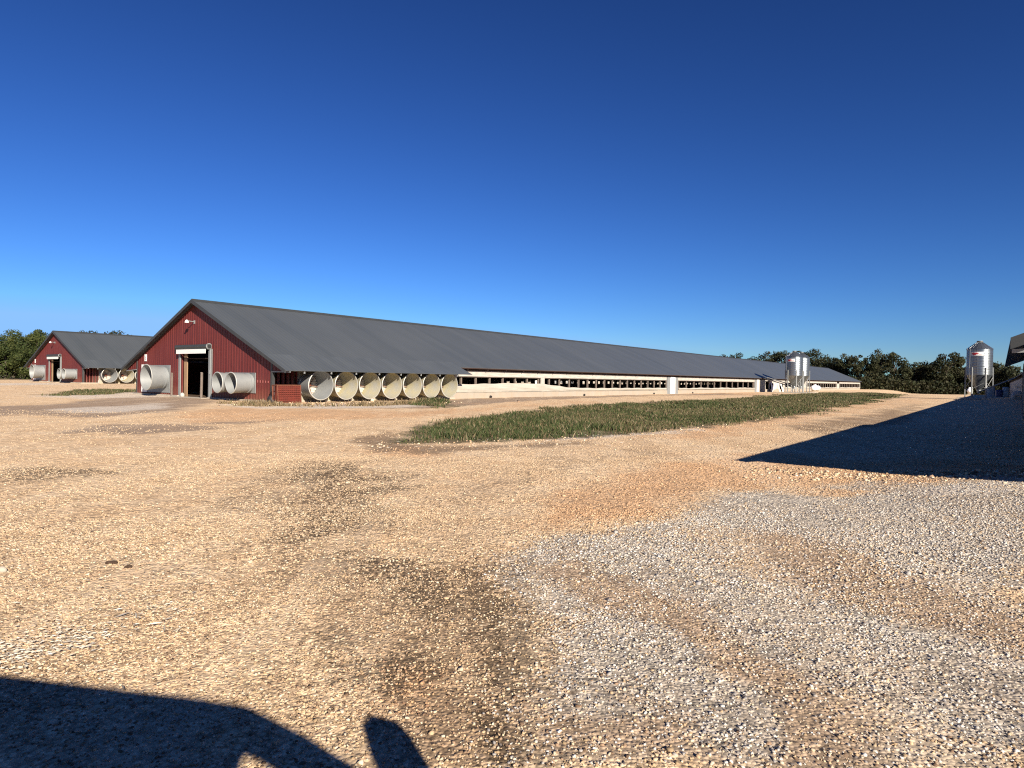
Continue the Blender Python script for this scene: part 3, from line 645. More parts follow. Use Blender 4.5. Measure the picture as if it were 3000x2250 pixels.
    for a, c in ((HOODL+.1, HOODL+.35), (26.55, 27.1), (156.9, 160.05), (BL-.5, BL-.04), (120, 126)): wb.box(-.08, .03, a, c, .45, 1.70)
    wb.box(-W-.035, -W+.07, HOODL, BL, 1.55, 2.13)
    wb.build('white_band', M['white'], B)
    ct = MB(); 
    for a, c in ((53.82, 54.7), (56.2, 57.1), (89.2, 90.3)): ct.box(-.09, .05, a, c, -.2, 2.13)
    ct.split('metal_column', M['galv'], B)
    pn = MB(); 
    for a, c in ((54.72, 56.18), (90.32, 91.4)): pn.box(-.08, .075, a, c, .05, 2.12)
    pn.split('tall_white_panel', M['bright'], B)
    for (a, c, stp) in ((HOODL+.4, 53.7, 1.72), (57.1, 89.1, 2.6), (108, 156.8, 2.4), (160.1, BL-.6, 2.4)):
        yy = a+.6
        po = MB(); po.box(-.12, -.02, a-.05, c+.05, 1.64, 1.70); po.box(-.12, -.02, a-.05, a+.06, .45, 1.64); po.box(-.12, -.02, c-.06, c+.05, .45, 1.64); po.box(-.12, -.02, a+.06, c-.06, .45, .50)
        wf = po.build('side_window', M['oldwood'], B)
        while yy < c: po = MB(); po.box(-.26, -.121, yy, yy+.14, .45, 1.72); po.build('post', M['oldwood'], wf); yy += stp
    # curtain: hoisted near the fans, sagging to a roll further along
    def ctop(y):
        s_ = y+20.66
        key = [(30, 1.06), (36.5, 1.08), (43.5, 1.21), (47.5, 1.15), (50, .96), (52, .83), (56, .76), (74.4, .76)]
        return float(np.interp(s_, [k_[0] for k_ in key], [k_[1] for k_ in key]))
    for (a, c) in ((HOODL+.3, 53.75), (57.1, 89.2), (107.8, 157), (160.1, BL-.1)):
        cu = MB(); ys = np.arange(a, c, .35); rows = 9; vv = []; rr = random.Random(int(a))
        for y_ in ys:
            zt_ = ctop(y_) if a < 20 else .74+.03*math.sin(y_*.7)+(.25*max(0, math.sin((y_-a)/8)) if 107 < a < 150 else 0)
            zb_ = .485+.02*math.sin(y_*.31)
            for k in range(rows):
                t = k/(rows-1); zz = zb_+(zt_-zb_)*t; out = .06+.05*math.sin(t*math.pi)+.018*math.sin(y_*1.7+t*9)+.012*math.sin(y_*5.1+k)
                if zt_-zb_ < .4: out = .05+.10*math.sin(t*math.pi)
                vv.append((out, y_, zz-.02*math.sin(y_*2.3)*(t > .9)))
        n_ = len(ys); ff = [(i*rows+k, (i+1)*rows+k, (i+1)*rows+k+1, i*rows+k+1) for i in range(n_-1) for k in range(rows-1)]
        cu.add(vv, ff, True); cu.box(-.03, .05, a, c, .455, .478); cu.build('curtain', M['curtain'], B)
    # opposite long side: closed curtain with a row of small gaps
    fw = MB(); ya = HOODL; 
    while ya < BL:
        gap = 42 < ya < 118
        y2 = min(BL, ya+1.55)
        fw.box(-W, -W+.05, ya, y2-(.62 if gap else 0), .45, 1.56)
        if gap: fw.box(-W, -W+.05, y2-.62, y2, .45, .98+.05*math.sin(ya)); fw.box(-W, -W+.05, y2-.62, y2, 1.36, 1.56)
        ya = y2
    fw.split('far_curtain', M['curtain'], B)
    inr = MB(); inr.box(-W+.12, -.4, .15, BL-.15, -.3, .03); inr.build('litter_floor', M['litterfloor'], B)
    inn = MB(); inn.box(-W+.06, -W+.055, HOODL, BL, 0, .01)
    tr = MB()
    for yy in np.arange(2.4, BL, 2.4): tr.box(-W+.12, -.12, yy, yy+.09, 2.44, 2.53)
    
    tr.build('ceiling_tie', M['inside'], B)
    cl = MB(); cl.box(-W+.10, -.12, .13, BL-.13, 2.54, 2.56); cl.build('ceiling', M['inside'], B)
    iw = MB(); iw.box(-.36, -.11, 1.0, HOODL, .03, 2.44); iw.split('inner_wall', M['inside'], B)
    # low wall vents
    lv = MB()
    for yy in (19.4, 34.0, 50.0, 62.0): lv.tube((.02, yy, .08), (.12, yy, .06), .13, 12)
    lv.split('drain_hole', M['black'], B)
    # main doorway
    D = bpy.data.objects.new('door', None); link(D, B); D.location = (-8.78, 0, 0); D['label'] = 'open roll-up doorway with dark grey roller box'
    jb = MB(); jb.box(-1.84-.16, -1.84, -.09, -.03, .04, 3.12); jb.box(-2.16, -2.0, -.05, -.028, .04, 3.12); jb.build('jamb', M['galv'], D)
    jb = MB(); jb.box(1.84, 2.04, -.10, -.03, .04, 3.12); jb.box(2.04, 2.2, -.06, -.028, .04, 3.12); jb.box(1.98, 2.06, -.13, -.101, 1.55, 1.78); jb.build('jamb', M['galv'], D)
    wj = MB(); wj.box(-1.83, -1.42, .16, .22, .03, 3.05); wj.build('wooden_door_edge', M['wood'], D)
    bx = MB(); bx.box(-2.25, 2.0, -.26, -.03, 3.13, 3.40); bx.tube((-2.2, -.15, 3.28), (1.98, -.15, 3.28), .15, 16); bx.build('roller_box', M['trim'], D)
    ec = MB(); ec.tube((2.0, -.17, 3.28), (2.06, -.17, 3.28), .19, 20); ec.box(2.0, 2.06, -.30, -.03, 3.10, 3.43); ec.build('roller_end_plate', M['galv'], D)
    ec = MB(); ec.tube((2.05, -.17, 3.28), (2.10, -.17, 3.28), .12, 14); ec.build('roller_shaft', M['black'], D)
    wp = MB(); 
    for k in range(4): wp.box(-1.98, 1.84, -.30, -.285+.004*(k % 2), 2.84+k*.07, 2.84+k*.07+.064)
    wp.build('rolled_door', M['bright'], D)
    # lamp over the door
    Lm = bpy.data.objects.new('wall_lamp', None); link(Lm, B); Lm.location = (-8.95, 0, 4.88)
    q = MB(); q.tube((0, -.02, .02), (0, -.42, .06), .03, 8); q.box(-.08, .08, -.04, .0, -.10, .12); q.build('arm', M['galv'], Lm)
    q = MB(); Mx = Matrix.Translation((0, -.5, .0)); q.ring([(.03, .12), (.06, .10), (.10, .03), (.135, -.06)], 18, Mx, True, True); q.ring([(.128, -.06), (.055, .08)], 18, Mx); q.build('lamp_shade', M['bright'], Lm)
    # number plate left of the door
    q = MB(); q.box(-15.98, -15.66, -.05, -.028, 2.38, 2.86); pl = q.build('number_plate', M['bright'], B)
    q = MB(); q.box(-15.86, -15.78, -.056, -.0505, 2.66, 2.70); q.box(-15.80, -15.76, -.056, -.0505, 2.5, 2.66); q.box(-15.87, -15.76, -.056, -.0505, 2.46, 2.49); q.build('number', M['trim'], pl)
    # row of faded marks by the corner
    if which == 'main':
        q = MB()
        for k in range(5): q.box(-1.52+k*.27, -1.42+k*.27, -.032, -.0265, 1.10, 1.26-.01*k)
        q.split('faded_mark', mat('faded_marks', (.33, .10, .09), .7), B)
    # panels and fans of the gable
    q = MB(); q.box(-16.33, -12.10, -.045, -.026, .22, 2.10); q.box(-12.14, -12.09, -.07, -.0455, .5, 2.1); q.split('fan_panel', M['galv'], B)
    q = MB(); q.box(-16.38, -15.5, -.075, -.0455, .20, 2.14); q.split('white_panel', M['bright'], B)
    q = MB(); q.box(-4.95, -1.66, -.045, -.026, .48, 1.66); q.box(-1.70, -1.65, -.07, -.0455, .48, 1.66); q.box(-4.95, -1.66, -.07, -.0455, 1.62, 1.67); q.split('fan_panel', M['galv'], B)
    make_fan(B, -12.95, -.046, 1.26, math.pi, .70, .86, 1.15, 'large fan cone left of the doorway', M['galv'])
    make_fan(B, -3.80, -.046, 1.07, math.pi, .53, .60, 1.12, 'small fan cone nearer the doorway', M['galv'])
    make_fan(B, -2.30, -.046, 1.07, math.pi, .53, .60, 1.12, 'small fan cone nearer the barn corner', M['galv'])
    # fans under the hood
    nh = 7
    ordn = ['first', 'second', 'third', 'fourth', 'fifth', 'sixth', 'last']
    for k in range(nh):
        yc = 2.28+k*1.818
        if which != 'right':
            make_fan(B, .002, yc, 1.01, -math.pi/2, .66, .845, 1.30, ordn[k]+' fan of the row under the hood, counted from the gable', M['dustwall'] if k else M['galv'])
        else: make_fan(B, -W, yc, 1.01, math.pi/2, .66, .845, 1.30, ordn[k]+' fan of the row under the hood, counted from the gable', M['galv'])
        q = MB(); 
        if which != 'right':
            q.prism([(yc-.97, .02), (yc-.84, .02), (yc-.905, .42)], 'x', .5, .62); q.build('divider_foot', M['white'], B)
    # service door group half way along
    q = MB(); q.box(.03, .11, 92.1, 94.9, .02, 2.1)
    for k in range(11): q.box(.11, .125, 92.2, 94.8, .12+k*.18, .16+k*.18)
    q.build('service_door', M['galv'], B)
    q = MB(); q.box(-.09, .02, 94.95, 97.6, 1.86, 2.13); q.box(-.09, .02, 97.6, 98.1, .0, 2.13); q.box(.0, .08, 91.5, 92.0, .0, 2.13); q.box(-.09, .02, 97.6, 108, 1.55, 2.13); q.box(-.08, .02, 102.5, 103.6, .0, 1.55); q.box(-.09, .02, 106.9, 108, 0, 1.6); q.box(-.3, -.2, 96, 96.25, 0, 1.7); q.box(-.07, .02, 110, 120, .5, 1.0)
    q.split('service_wall', M['white'], B)
    q = MB()
    for j, yc in enumerate((98.3, 99.5, 101.0, 102.2, 104.2, 105.6)):
        n_ = 10; vv = []
        for k in range(n_):
            t = k/(n_-1); w_ = .16+.28*abs(math.sin(t*3+j)); o_ = .1+.25*math.sin(t*2.5+j)
            vv += [(o_, yc-w_, 1.6-1.58*t), (o_+.08, yc+w_*.8, 1.6-1.58*t)]
        q.add(vv, [(2*k, 2*k+1, 2*k+3, 2*k+2) for k in range(n_-1)], True)
    q.split('hanging_sheet', M['bright'] if which == 'main' else M['galv'], B)
    return B

D_MAIN, S_MAIN = -32.65, 20.66
barn('middle red barn with roll-up door and row of fans under its hood', D_MAIN, S_MAIN, 0.0, 'main')
barn('farther red barn at the left edge of the yard, partly behind the middle one', -84.1, 29.0, .17, 'left')
barn('barn at the right edge whose hood corner and long shadow show', 1.88+W, 11.5, .435, 'right')

# ------------------------------------------------------------------ things standing by the middle barn
def thing(name, label, cat, d, s, z=0, rz=0.0, group=None):
    e = empty(name, local(d, s, z), -PSI+rz); return tag(e, label, cat, group)
t = thing('steel_crate', 'rusty red mesh crate leaning by the first hood fan', 'crate', -31.75, 20.95, .02, 0)
fr = MB(); sx, sy, sz = .50, 1.45, .98
lean = lambda p: (p[0]+.10*p[2], p[1]+.12*p[2]*-1+.06, p[2])
def bar(mb, p, q, r): mb.tube(lean(p), lean(q), r, 6)
for x in (-sx/2, sx/2):
    for y in (-sy/2, sy/2): bar(fr, (x, y, 0), (x, y, sz), .035)
    for z in (.03, sz): bar(fr, (x, -sy/2, z), (x, sy/2, z), .032)
for y in (-sy/2, sy/2):
    for z in (.03, sz): bar(fr, (-sx/2, y, z), (sx/2, y, z), .032)
fr.build('frame', M['rust'], t)
ms_ = MB()
for k in range(1, 12): bar(ms_, (sx/2, -sy/2+k*sy/12, .03), (sx/2, -sy/2+k*sy/12, sz), .016)
for k in range(1, 8): bar(ms_, (sx/2+.01, -sy/2, k*sz/8), (sx/2+.01, sy/2, k*sz/8), .016)
for k in range(1, 4): bar(ms_, (-sx/2+k*sx/4, -sy/2, .03), (-sx/2+k*sx/4, -sy/2, sz), .016)
ms_.build('wire_mesh', M['mesh_red'], t)
pn = MB(); pn.add([lean(p) for p in ((sx/2-.03, -sy/2, .05), (sx/2-.03, sy/2, .05), (sx/2-.03, sy/2, sz-.04), (sx/2-.03, -sy/2, sz-.04))], [(0, 1, 2, 3)]); pn.build('back_panel', M['mesh_red'], t)
def lump(name, label, cat, loc, r, matl, sq=(1, 1, .8), seed=1, amp=.3, tagit=True, parent=None):
    import bmesh
    bm = bmesh.new(); bmesh.ops.create_icosphere(bm, subdivisions=3, radius=1)
    rr = random.Random(seed); off = [Vector((rr.uniform(-1, 1), rr.uniform(-1, 1), rr.uniform(-1, 1))).normalized() for _ in range(9)]; am = [rr.uniform(-amp, amp) for _ in off]
    for v in bm.verts:
        d_ = v.co.normalized(); k = 1+sum(a*max(0, d_.dot(o_))**3 for a, o_ in zip(am, off)); v.co = Vector((d_.x*k*sq[0]*r, d_.y*k*sq[1]*r, max(d_.z*k, -.55)*sq[2]*r+.5*sq[2]*r))
    me = bpy.data.meshes.new(name); bm.to_mesh(me); bm.free(); me.materials.append(matl); o = bpy.data.objects.new(name, me); link(o, parent); o.location = loc
    if tagit: tag(o, label, cat)
    return o
x_, y_, _z = local(-32.2, 20.35); lump('dark_sack', 'dark grey sack at the foot of the barn corner post', 'sack', (x_, y_, .02), .27, M['black'], (1, .9, 1.1), 4)
for (d, s, h, r, lab) in ((-40.15, 20.42, 1.62, .085, 'round grey wooden bollard post inside the right of the doorway'), (-44.15, 20.45, 1.56, .07, 'thin dark post left of the doorway beside the large fan')):
    x_, y_, _z = local(d, s); q = MB(); q.tube((0, 0, -.2), (.02, 0, h), r, 12, r*.92); q.ring([(r*.92, h), (r*.7, h+.03)], 12, None, True, False, True); o = q.build('wooden_post', M['oldwood'], None, (x_, y_, 0)); tag(o, lab, 'post', 'posts guarding the doorway')
x_, y_, _z = local(-42.75, 20.5); lump('white_bucket', 'small pale block on the door sill', 'block', (x_, y_, .03), .14, M['white'], (.9, .9, 1.3), 9, .1)

def silo(label, d, s, z, auger_to, group='feed silos'):
    S = thing('feed_silo', label, 'silo', d, s, z, 0, group); r = 1.27; zb, zt, za = 2.72, 5.80, 6.72; n = 56
    c = MB(); k = 10
    for i in range(k): c.ring([(r, zb+(zt-zb)*i/k), (r+.012, zb+(zt-zb)*(i+.5)/k), (r, zb+(zt-zb)*(i+1)/k)], n)
    for i in (0, 1, 2, 3): zz = zb+(zt-zb)*i/3; c.ring([(r+.016, zz-.02), (r+.022, zz), (r+.016, zz+.02)], n)
    for i in range(7): a = i*2*math.pi/7+.3; c.box(-.02, .02, -.012, .012, zb, zt, Matrix.Rotation(a, 4, 'Z') @ Matrix.Translation((0, r+.016, 0)))
    c.build('cylinder', M['silo'], S)
    c = MB(); c.ring([(r+.07, zt-.03), (r+.03, zt+.02), (.30, za-.12)], n)
    for i in range(18): a = i*2*math.pi/18; c.tube((math.cos(a)*(r+.02), math.sin(a)*(r+.02), zt+.03), (math.cos(a)*.3, math.sin(a)*.3, za-.11), .014, 4)
    rf = c.build('roof_cone', M['silo'], S)
    c = MB(); c.ring([(.30, za-.14), (.30, za), (.34, za), (.30, za+.05)], 20, None, True, False, True); c.build('lid', M['galv'], rf)
    c = MB(); c.ring([(r, zb), (.24, .98)], n); c.ring([(.24, .98), (.24, .78)], 20, None, True, False, True); c.build('hopper', M['silo'], S)
    for i in range(6):
        a = i*math.pi/3; p = Vector((math.cos(a)*(r+.07), math.sin(a)*(r+.07), 0)); l = MB(); l.box(-.055, .055, -.045, .045, 0, 3.62, Matrix.Translation(p) @ Matrix.Rotation(a, 4, 'Z')); l.box(-.12, .12, -.12, .12, 0, .02, Matrix.Translation(p)); l.build('leg', M['galv'], S)
    br = MB()
    for i in range(6):
        a, b2 = i*math.pi/3, (i+1)*math.pi/3; q = r+.06
        br.tube((math.cos(a)*q, math.sin(a)*q, 1.05), (math.cos(b2)*q, math.sin(b2)*q, 2.5) if i % 2 else (math.cos(b2)*q, math.sin(b2)*q, 1.9), .025, 5)
    br.build('brace', M['galv'], S)
    bd = MB()                                            # curved band below the roof, seen from the yard
    a0 = -math.pi/2+PSI*0-.05; vv = []; m_ = 14
    for i in range(m_+1):
        a = a0-.58+i*.95/m_; vv += [((r+.03)*math.cos(a), (r+.03)*math.sin(a), 4.98), ((r+.03)*math.cos(a), (r+.03)*math.sin(a), 5.42)]
    bd.add(vv, [(2*i, 2*i+2, 2*i+3, 2*i+1) for i in range(m_)]); lbl = bd.build('sign_band', M['bright'], S)
    bd = MB()
    for (u0, u1, z0, z1) in ((.03, .60, 5.14, 5.28), (.12, .42, 5.05, 5.14), (.66, .92, 5.12, 5.17), (.10, .5, 5.28, 5.34)):
        vv = []
        for i in range(7): a = a0-.58+(u0+(u1-u0)*i/6)*.95; vv += [((r+.036)*math.cos(a), (r+.036)*math.sin(a), z0), ((r+.036)*math.cos(a), (r+.036)*math.sin(a), z1)]
        bd.add(vv, [(2*i, 2*i+2, 2*i+3, 2*i+1) for i in range(6)])
    bd.build('red_mark', M['redmark'], lbl)
    au = MB(); au.tube((0, 0, .75), auger_to, .08, 10); au.tube((0, 0, .55), (0, 0, .9), .16, 12); au.build('auger', M['galv'], S)
    ld = MB(); a = -2.4
    for sd in (-.2, .2): ld.tube((math.cos(a)*(r+.15)-math.sin(a)*sd, math.sin(a)*(r+.15)+math.cos(a)*sd, 2.2), (math.cos(a)*(r+.12)-math.sin(a)*sd, math.sin(a)*(r+.12)+math.cos(a)*sd, 5.9), .02, 5)
    for i in range(12): zz = 2.4+i*.3; ld.tube((math.cos(a)*(r+.14)-math.sin(a)*-.2, math.sin(a)*(r+.14)+math.cos(a)*-.2, zz), (math.cos(a)*(r+.14)-math.sin(a)*.2, math.sin(a)*(r+.14)+math.cos(a)*.2, zz), .014, 5)
    ld.build('ladder', M['galv'], S)
    return S
silo('front feed silo of the pair beside the middle barn', -26.85, 111.4, .12, (-5.6, 1.6, 2.4))
silo('rear feed silo of the pair beside the middle barn', -26.8, 115.9, .12, (-5.6, .2, 2.4))
silo('lone feed silo by the right barn', -2.02, 94.2, .22, (3.7, 1.5, 2.6))
x_, y_, _z = local(-26.8, 113.6); q = MB(); q.box(-2.3, 2.3, -4.4, 4.4, -.3, .115); o = q.build('concrete_pad', M['concrete'], None, (x_, y_, 0)); o.rotation_euler.z = -PSI; tag(o, 'pale concrete pad under the pair of silos', 'concrete pad')
x_, y_, _z = local(-1.6, 94.6); q = MB(); q.box(-2.4, 3.0, -3.4, 3.4, -.6, .215); o = q.build('concrete_pad', M['concrete'], None, (x_, y_, 0)); o.rotation_euler.z = -PSI; tag(o, 'concrete pad under the lone silo at right', 'concrete pad')

def tank(label, d, s, z, r, L):
    T = thing('gas_tank', label, 'tank', d, s, z); T_ = Matrix.Rotation(-math.pi/2, 4, 'X'); c = MB()
    prof = [(.02, -L/2)]+[(r*math.sin(k*math.pi/14), -L/2+r*.75*(1-math.cos(k*math.pi/14))) for k in range(1, 8)]+[(r*math.cos(k*math.pi/14), L/2-r*.75*(1-math.sin(k*math.pi/14))) for k in range(0, 7)]+[(.02, L/2)]
    c.ring(prof, 32, Matrix.Translation((0, 0, r+.22)) @ T_, True, True, True); c.build('shell', M['tank'], T)
    c = MB(); c.ring([(.22, 0), (.22, .20), (.16, .28)], 18, Matrix.Translation((0, -L*.1, 2*r+.17)), True, False, True); c.build('valve_dome', M['tank'], T)
    for yy in (-L*.28, L*.28): c = MB(); c.box(-r*.8, r*.8, yy-.15, yy+.15, -.1, .34); c.build('support', M['concrete'], T)
tank('white propane tank on the ground right of the paired silos', -29.6, 140.0, 0, .5, 4.9)
tank('white propane tank seen end-on behind the lone silo', -4.6, 150, .12, .42, 4)
def drum(label, d, s, z, r, h, matl, g_='plastic tanks in the shade by the right barn'):
    T = thing('plastic_tank', label, 'tank', d, s, z, 0, g_); c = MB(); rings = [(r*.9, 0), (r, .06)]
    for k in range(6): a = h*(k+.5)/6.5; rings += [(r, a), (r+.02, a+.03), (r, a+.07)]
    rings += [(r, h-.1), (r*.75, h)]; c.ring(rings, 26, None, True, True, True); c.build('body', matl, T)
    c = MB(); c.ring([(.14, h), (.14, h+.06)], 16, None, True, False, True); c.build('cap', M['black'], T)
drum('tall pale blue plastic tank nearest the lone silo', -.95, 97.0, .36, .44, 1.18, M['bluedrum'])
drum('low navy plastic drum between the two pale blue tanks', -.1, 98.4, .36, .36, .85, M['navy'])
drum('narrow pale blue plastic tank against the right barn', .55, 98.4, .36, .34, 1.2, M['bluedrum'])
x_, y_, _z = local(1.25, 80.5); o = lump('crumpled_tarp', 'crumpled white tarp sagging at the wall of the right barn', 'tarp', (x_, y_, .40), .62, M['white'], (.6, 1.0, .9), 21, .9)

# ------------------------------------------------------------------ trees
GREEN_R = np.array([(.026, .032, .013), (.036, .040, .016), (.018, .023, .010), (.050, .048, .022), (.032, .030, .015)])
GREEN_L = np.array([(.045, .062, .016), (.070, .085, .022), (.026, .040, .012), (.095, .10, .03), (.034, .048, .015)])
def tree(name, label, cat, x, y, z, h, w, seed, pal, nleaf=3200, leaf=.42, low=.12, gap=0.0, group=None, nb=None, cone=False):
    rg = np.random.default_rng(seed); T = empty(name, (x, y, z)); tag(T, label, cat, group)
    tr = MB(); tr.tube((0, 0, -.5), (0, 0, h*.45), .028*h**.9+.05, 8, .018*h); tr.tube((0, 0, h*.45), (rg.normal(0, .2), rg.normal(0, .2), h*.85), .018*h, 7, .01*h)
    nb = nb or int(26+w*2.5); cs = []
    for i in range(nb):
        for _ in range(40):
            p = rg.uniform(-1, 1, 3)
            if np.linalg.norm(p) < 1 and np.linalg.norm(p) > (.25 if i > 4 else 0): break
        zz = low*h+(1-low)*h*(p[2]*.5+.5); prof = (1-.85*((zz/h-.0)) if cone else math.sqrt(max(.05, 1-(2*zz/h-1.05)**2*.75)))
        cs.append((p[0]*w/2*prof, p[1]*w/2*prof, min(zz, h*.93), (w*.10+.45)*rg.uniform(.65, 1.35)))
    if gap:                                           # open crown: a few umbrella masses on bare limbs
        cs = []
        for i in range(nb):
            a = rg.uniform(0, 2*math.pi); rr = w/2*math.sqrt(rg.uniform(.05, 1)); cs.append((rr*math.cos(a), rr*math.sin(a), h*(.93-.33*(rr/(w/2))**2)-rg.uniform(0, .16)*h, w*.11*rg.uniform(.7, 1.3)))
    for (a, b, c_, r_) in cs[::3]: tr.tube((0, 0, min(c_*.7, h*.5)), (a*.9, b*.9, c_), .009*h, 5, .004*h)
    tr.build('trunk', M['bark'], T)
    cs = np.array(cs); prb = cs[:, 3]**2; prb /= prb.sum(); k = nleaf; bi = rg.choice(len(cs), k, p=prb); c = cs[bi]
    u = rg.normal(0, 1, (k, 3)); u /= np.linalg.norm(u, axis=1)[:, None]; rad = c[:, 3]*rg.uniform(.45, 1.12, k)**.7
    pos = c[:, :3]+u*rad[:, None]*np.array([1, 1, .72])
    nrm = u+rg.normal(0, .55, (k, 3)); nrm /= np.linalg.norm(nrm, axis=1)[:, None]
    t1 = np.cross(nrm, rg.normal(0, 1, (k, 3))); t1 /= np.linalg.norm(t1, axis=1)[:, None]; t2 = np.cross(nrm, t1); sz = leaf*rg.uniform(.5, 1.25, k)[:, None]
    v = np.stack([pos-t1*sz*.5, pos+t2*sz*.34, pos+t1*sz*.5, pos-t2*sz*.34], 1)
    bc = pal[rg.integers(0, len(pal), len(cs))]*rg.uniform(.75, 1.25, (len(cs), 1)); col = bc[bi]*.6+pal[rg.integers(0, len(pal), k)]*.4; col = col*rg.uniform(.8, 1.2, (k, 1))
    np_mesh('crown', v, [(0, 1, 2, 3)], 4, col, M['leaf'], T)
    return T
def at_px(u, Z, d0=0): return ((u-1500)/1881.9*Z, Z)       # bearing given as horizontal image position of the photograph
def zt(u, v, Z):                                     # height of something seen at that bearing
    hz = 1108.5+(u-1500)*.01712
    return HCAM+(hz-v)*Z/1881.9
far = [ # bearing, distance, top, width m, open crown, label
 (2121, 262, 1040, 7, 0, 'low tree just showing over the barn roof, farthest left of the right wood'),
 (2160, 255, 1029, 8.5, 0, 'rounded tree over the barn roof with a gap to its right'),
 (2199, 262, 1039, 6, 0, 'small tree over the barn roof between two taller ones'),
 (2240, 250, 1025, 8, 0, 'tall rounded tree left of the paired silos'),
 (2271, 256, 1027, 7, 0, 'second tree left of the paired silos, touching its neighbours'),
 (2299, 248, 1027, 8, 0, 'tree whose crown touches the left edge of the front silo'),
 (2346, 246, 1022, 7, 0, 'tree peeping between the two silo roofs'),
 (2390, 240, 1026, 11, 0, 'broad tree right beside the paired silos'),
 (2424, 236, 1040, 9, 0, 'lower tree sloping down over the barn end'),
 (2455, 232, 1050, 8, 0, 'low dark tree in the dip over the barn end'),
 (2478, 228, 1036, 7, 0, 'mid-height tree over the far barn corner'),
 (2512, 224, 1029, 8, .5, 'tall thin-crowned tree with sky gaps past the barn corner'),
 (2545, 222, 1062, 8, 0, 'lower tree in the notch past the barn corner'),
 (2580, 222, 1021, 8.5, 0, 'tallest pointed tree in the middle of the right wood'),
 (2617, 220, 1026, 8.5, 0, 'tall rounded tree right of the tallest pointed one'),
 (2655, 224, 1062, 8, 0, 'short tree at the start of the low stretch of the wood'),
 (2683, 220, 1064, 7, 0, 'short tree in the middle of the low stretch of the wood'),
 (2710, 222, 1059, 7, 0, 'slightly pointed tree in the low stretch of the wood'),
 (2738, 218, 1060, 8, 0, 'short tree left below the umbrella-shaped crown'),
 (2771, 214, 1022, 10.5, 1, 'tree with wide open umbrella crown left of the lone silo'),
 (2775, 216, 1070, 10, 0, 'dense lower tree under the umbrella-shaped crown'),
 (2815, 216, 1044, 5, 1, 'small open tree touching the left side of the lone silo'),
 (2812, 220, 1078, 9, 0, 'dark low tree left behind the lone silo'),
 (2850, 214, 1072, 9, 0, 'tree hidden behind the lone silo'),
 (2885, 210, 1075, 8, 0, 'tree between the silo legs'),
 (2925, 170, 1066, 7, 0, 'tree right of the lone silo under the barn hood'),
 (2962, 160, 1078, 7, 0, 'tree seen under the hood at the right edge')]
for i, (u, Z, v, w, gp, lab) in enumerate(far):
    x, y = at_px(u, Z); zb = float(hgt(np.array([x]), np.array([y]))[0]); h = zt(u, v, Z)-zb
    nl = 4200 if w > 8 else 3300
    tree('oak_tree', lab, 'tree', x, y, zb, h, w*1.12, 100+i, GREEN_R, nl if not gp else 3000, .62 if not gp else .6, .02, gp, 'trees of the wood beyond the barns', 26 if gp else None)
left = [
 (-25, 104, 990, 6.5, 'bushy tree cut by the left picture edge'), (16, 102, 983, 6, 'bushy green tree at the far left, lower than its neighbours'), (50, 106, 971, 6, 'full green tree second from the left edge'),
 (80, 104, 968, 5.5, 'green tree with bright sunlit side in the left clump'), (117, 108, 963, 3.6, 'pointed dark tree rising highest in the left clump'), (104, 101, 985, 5, 'lower tree in front of the pointed one'), (140, 112, 978, 5, 'tree touching the left barn roof peak')]
for i, (u, Z, v, w, lab) in enumerate(left):
    x, y = at_px(u, Z); zb = float(hgt(np.array([x]), np.array([y]))[0]); h = zt(u, v, Z)-zb
    tree('bushy_tree', lab, 'tree', x, y, zb, h, w*1.1, 300+i, GREEN_L, 9000, .27, .0, 0, 'trees left of the left barn', 46)
back = [(172, 150, 975, 5, 'small dark crown just right of the left barn peak'), (190, 150, 973, 5, 'small crown over the left barn roof, second from the peak'), (208, 155, 971, 5, 'thin crown over the left barn roof, third from the peak'), (226, 150, 967, 6, 'round dark crown over the middle of the left barn roof'),
 (264, 152, 968, 5, 'pointed crown over the left barn roof with a gap on both sides'), (308, 148, 963, 6.5, 'largest round crown over the left barn roof'), (335, 150, 968, 6, 'round crown touching the largest one over the left barn roof'), (372, 165, 981, 5, 'faint low crown close to the middle barn'), (388, 165, 982, 4, 'last low crown before the middle barn')]
for i, (u, Z, v, w, lab) in enumerate(back):
    x, y = at_px(u, Z); zb = float(hgt(np.array([x]), np.array([y]))[0]); h = zt(u, v, Z)-zb
    tree('oak_tree', lab, 'tree', x, y, zb, h, w, 400+i, GREEN_R, 2600, .42, .1, 0, 'treetops behind the left barn')
# undergrowth filling the foot of the right wood
V, Cc = [], []
n = 26000; uu = rng.uniform(2380, 3010, n); ZZ = rng.uniform(208, 262, n); x = (uu-1500)/1881.9*ZZ; y = ZZ; hh = (2.2+3.4*fbm(x*.12, y*.12, 3))*rng.uniform(0, 1, n)**.8
d_ = x*CS-y*SN; s_ = x*SN+y*CS; ok = ~((d_ < -30) & (s_ < 214)) & (s_ > 214-40*(d_ > -20)); x, y, hh = x[ok], y[ok], hh[ok]; k = len(x)
pos = np.stack([x, y, hgt(x, y)+hh], 1); nr = rng.normal(0, 1, (k, 3)); nr /= np.linalg.norm(nr, axis=1)[:, None]; t1 = np.cross(nr, rng.normal(0, 1, (k, 3))); t1 /= np.linalg.norm(t1, axis=1)[:, None]; t2 = np.cross(nr, t1); sz = rng.uniform(.5, 1.1, (k, 1))
v = np.stack([pos-t1*sz*.5, pos+t2*sz*.35, pos+t1*sz*.5, pos-t2*sz*.35], 1); col = GREEN_R[rng.integers(0, len(GREEN_R), k)]*rng.uniform(.7, 1.2, (k, 1))
o = np_mesh('undergrowth', v, [(0, 1, 2, 3)], 4, col, M['leaf']); tag(o, 'dark undergrowth along the foot of the wood', 'undergrowth', kind='stuff')

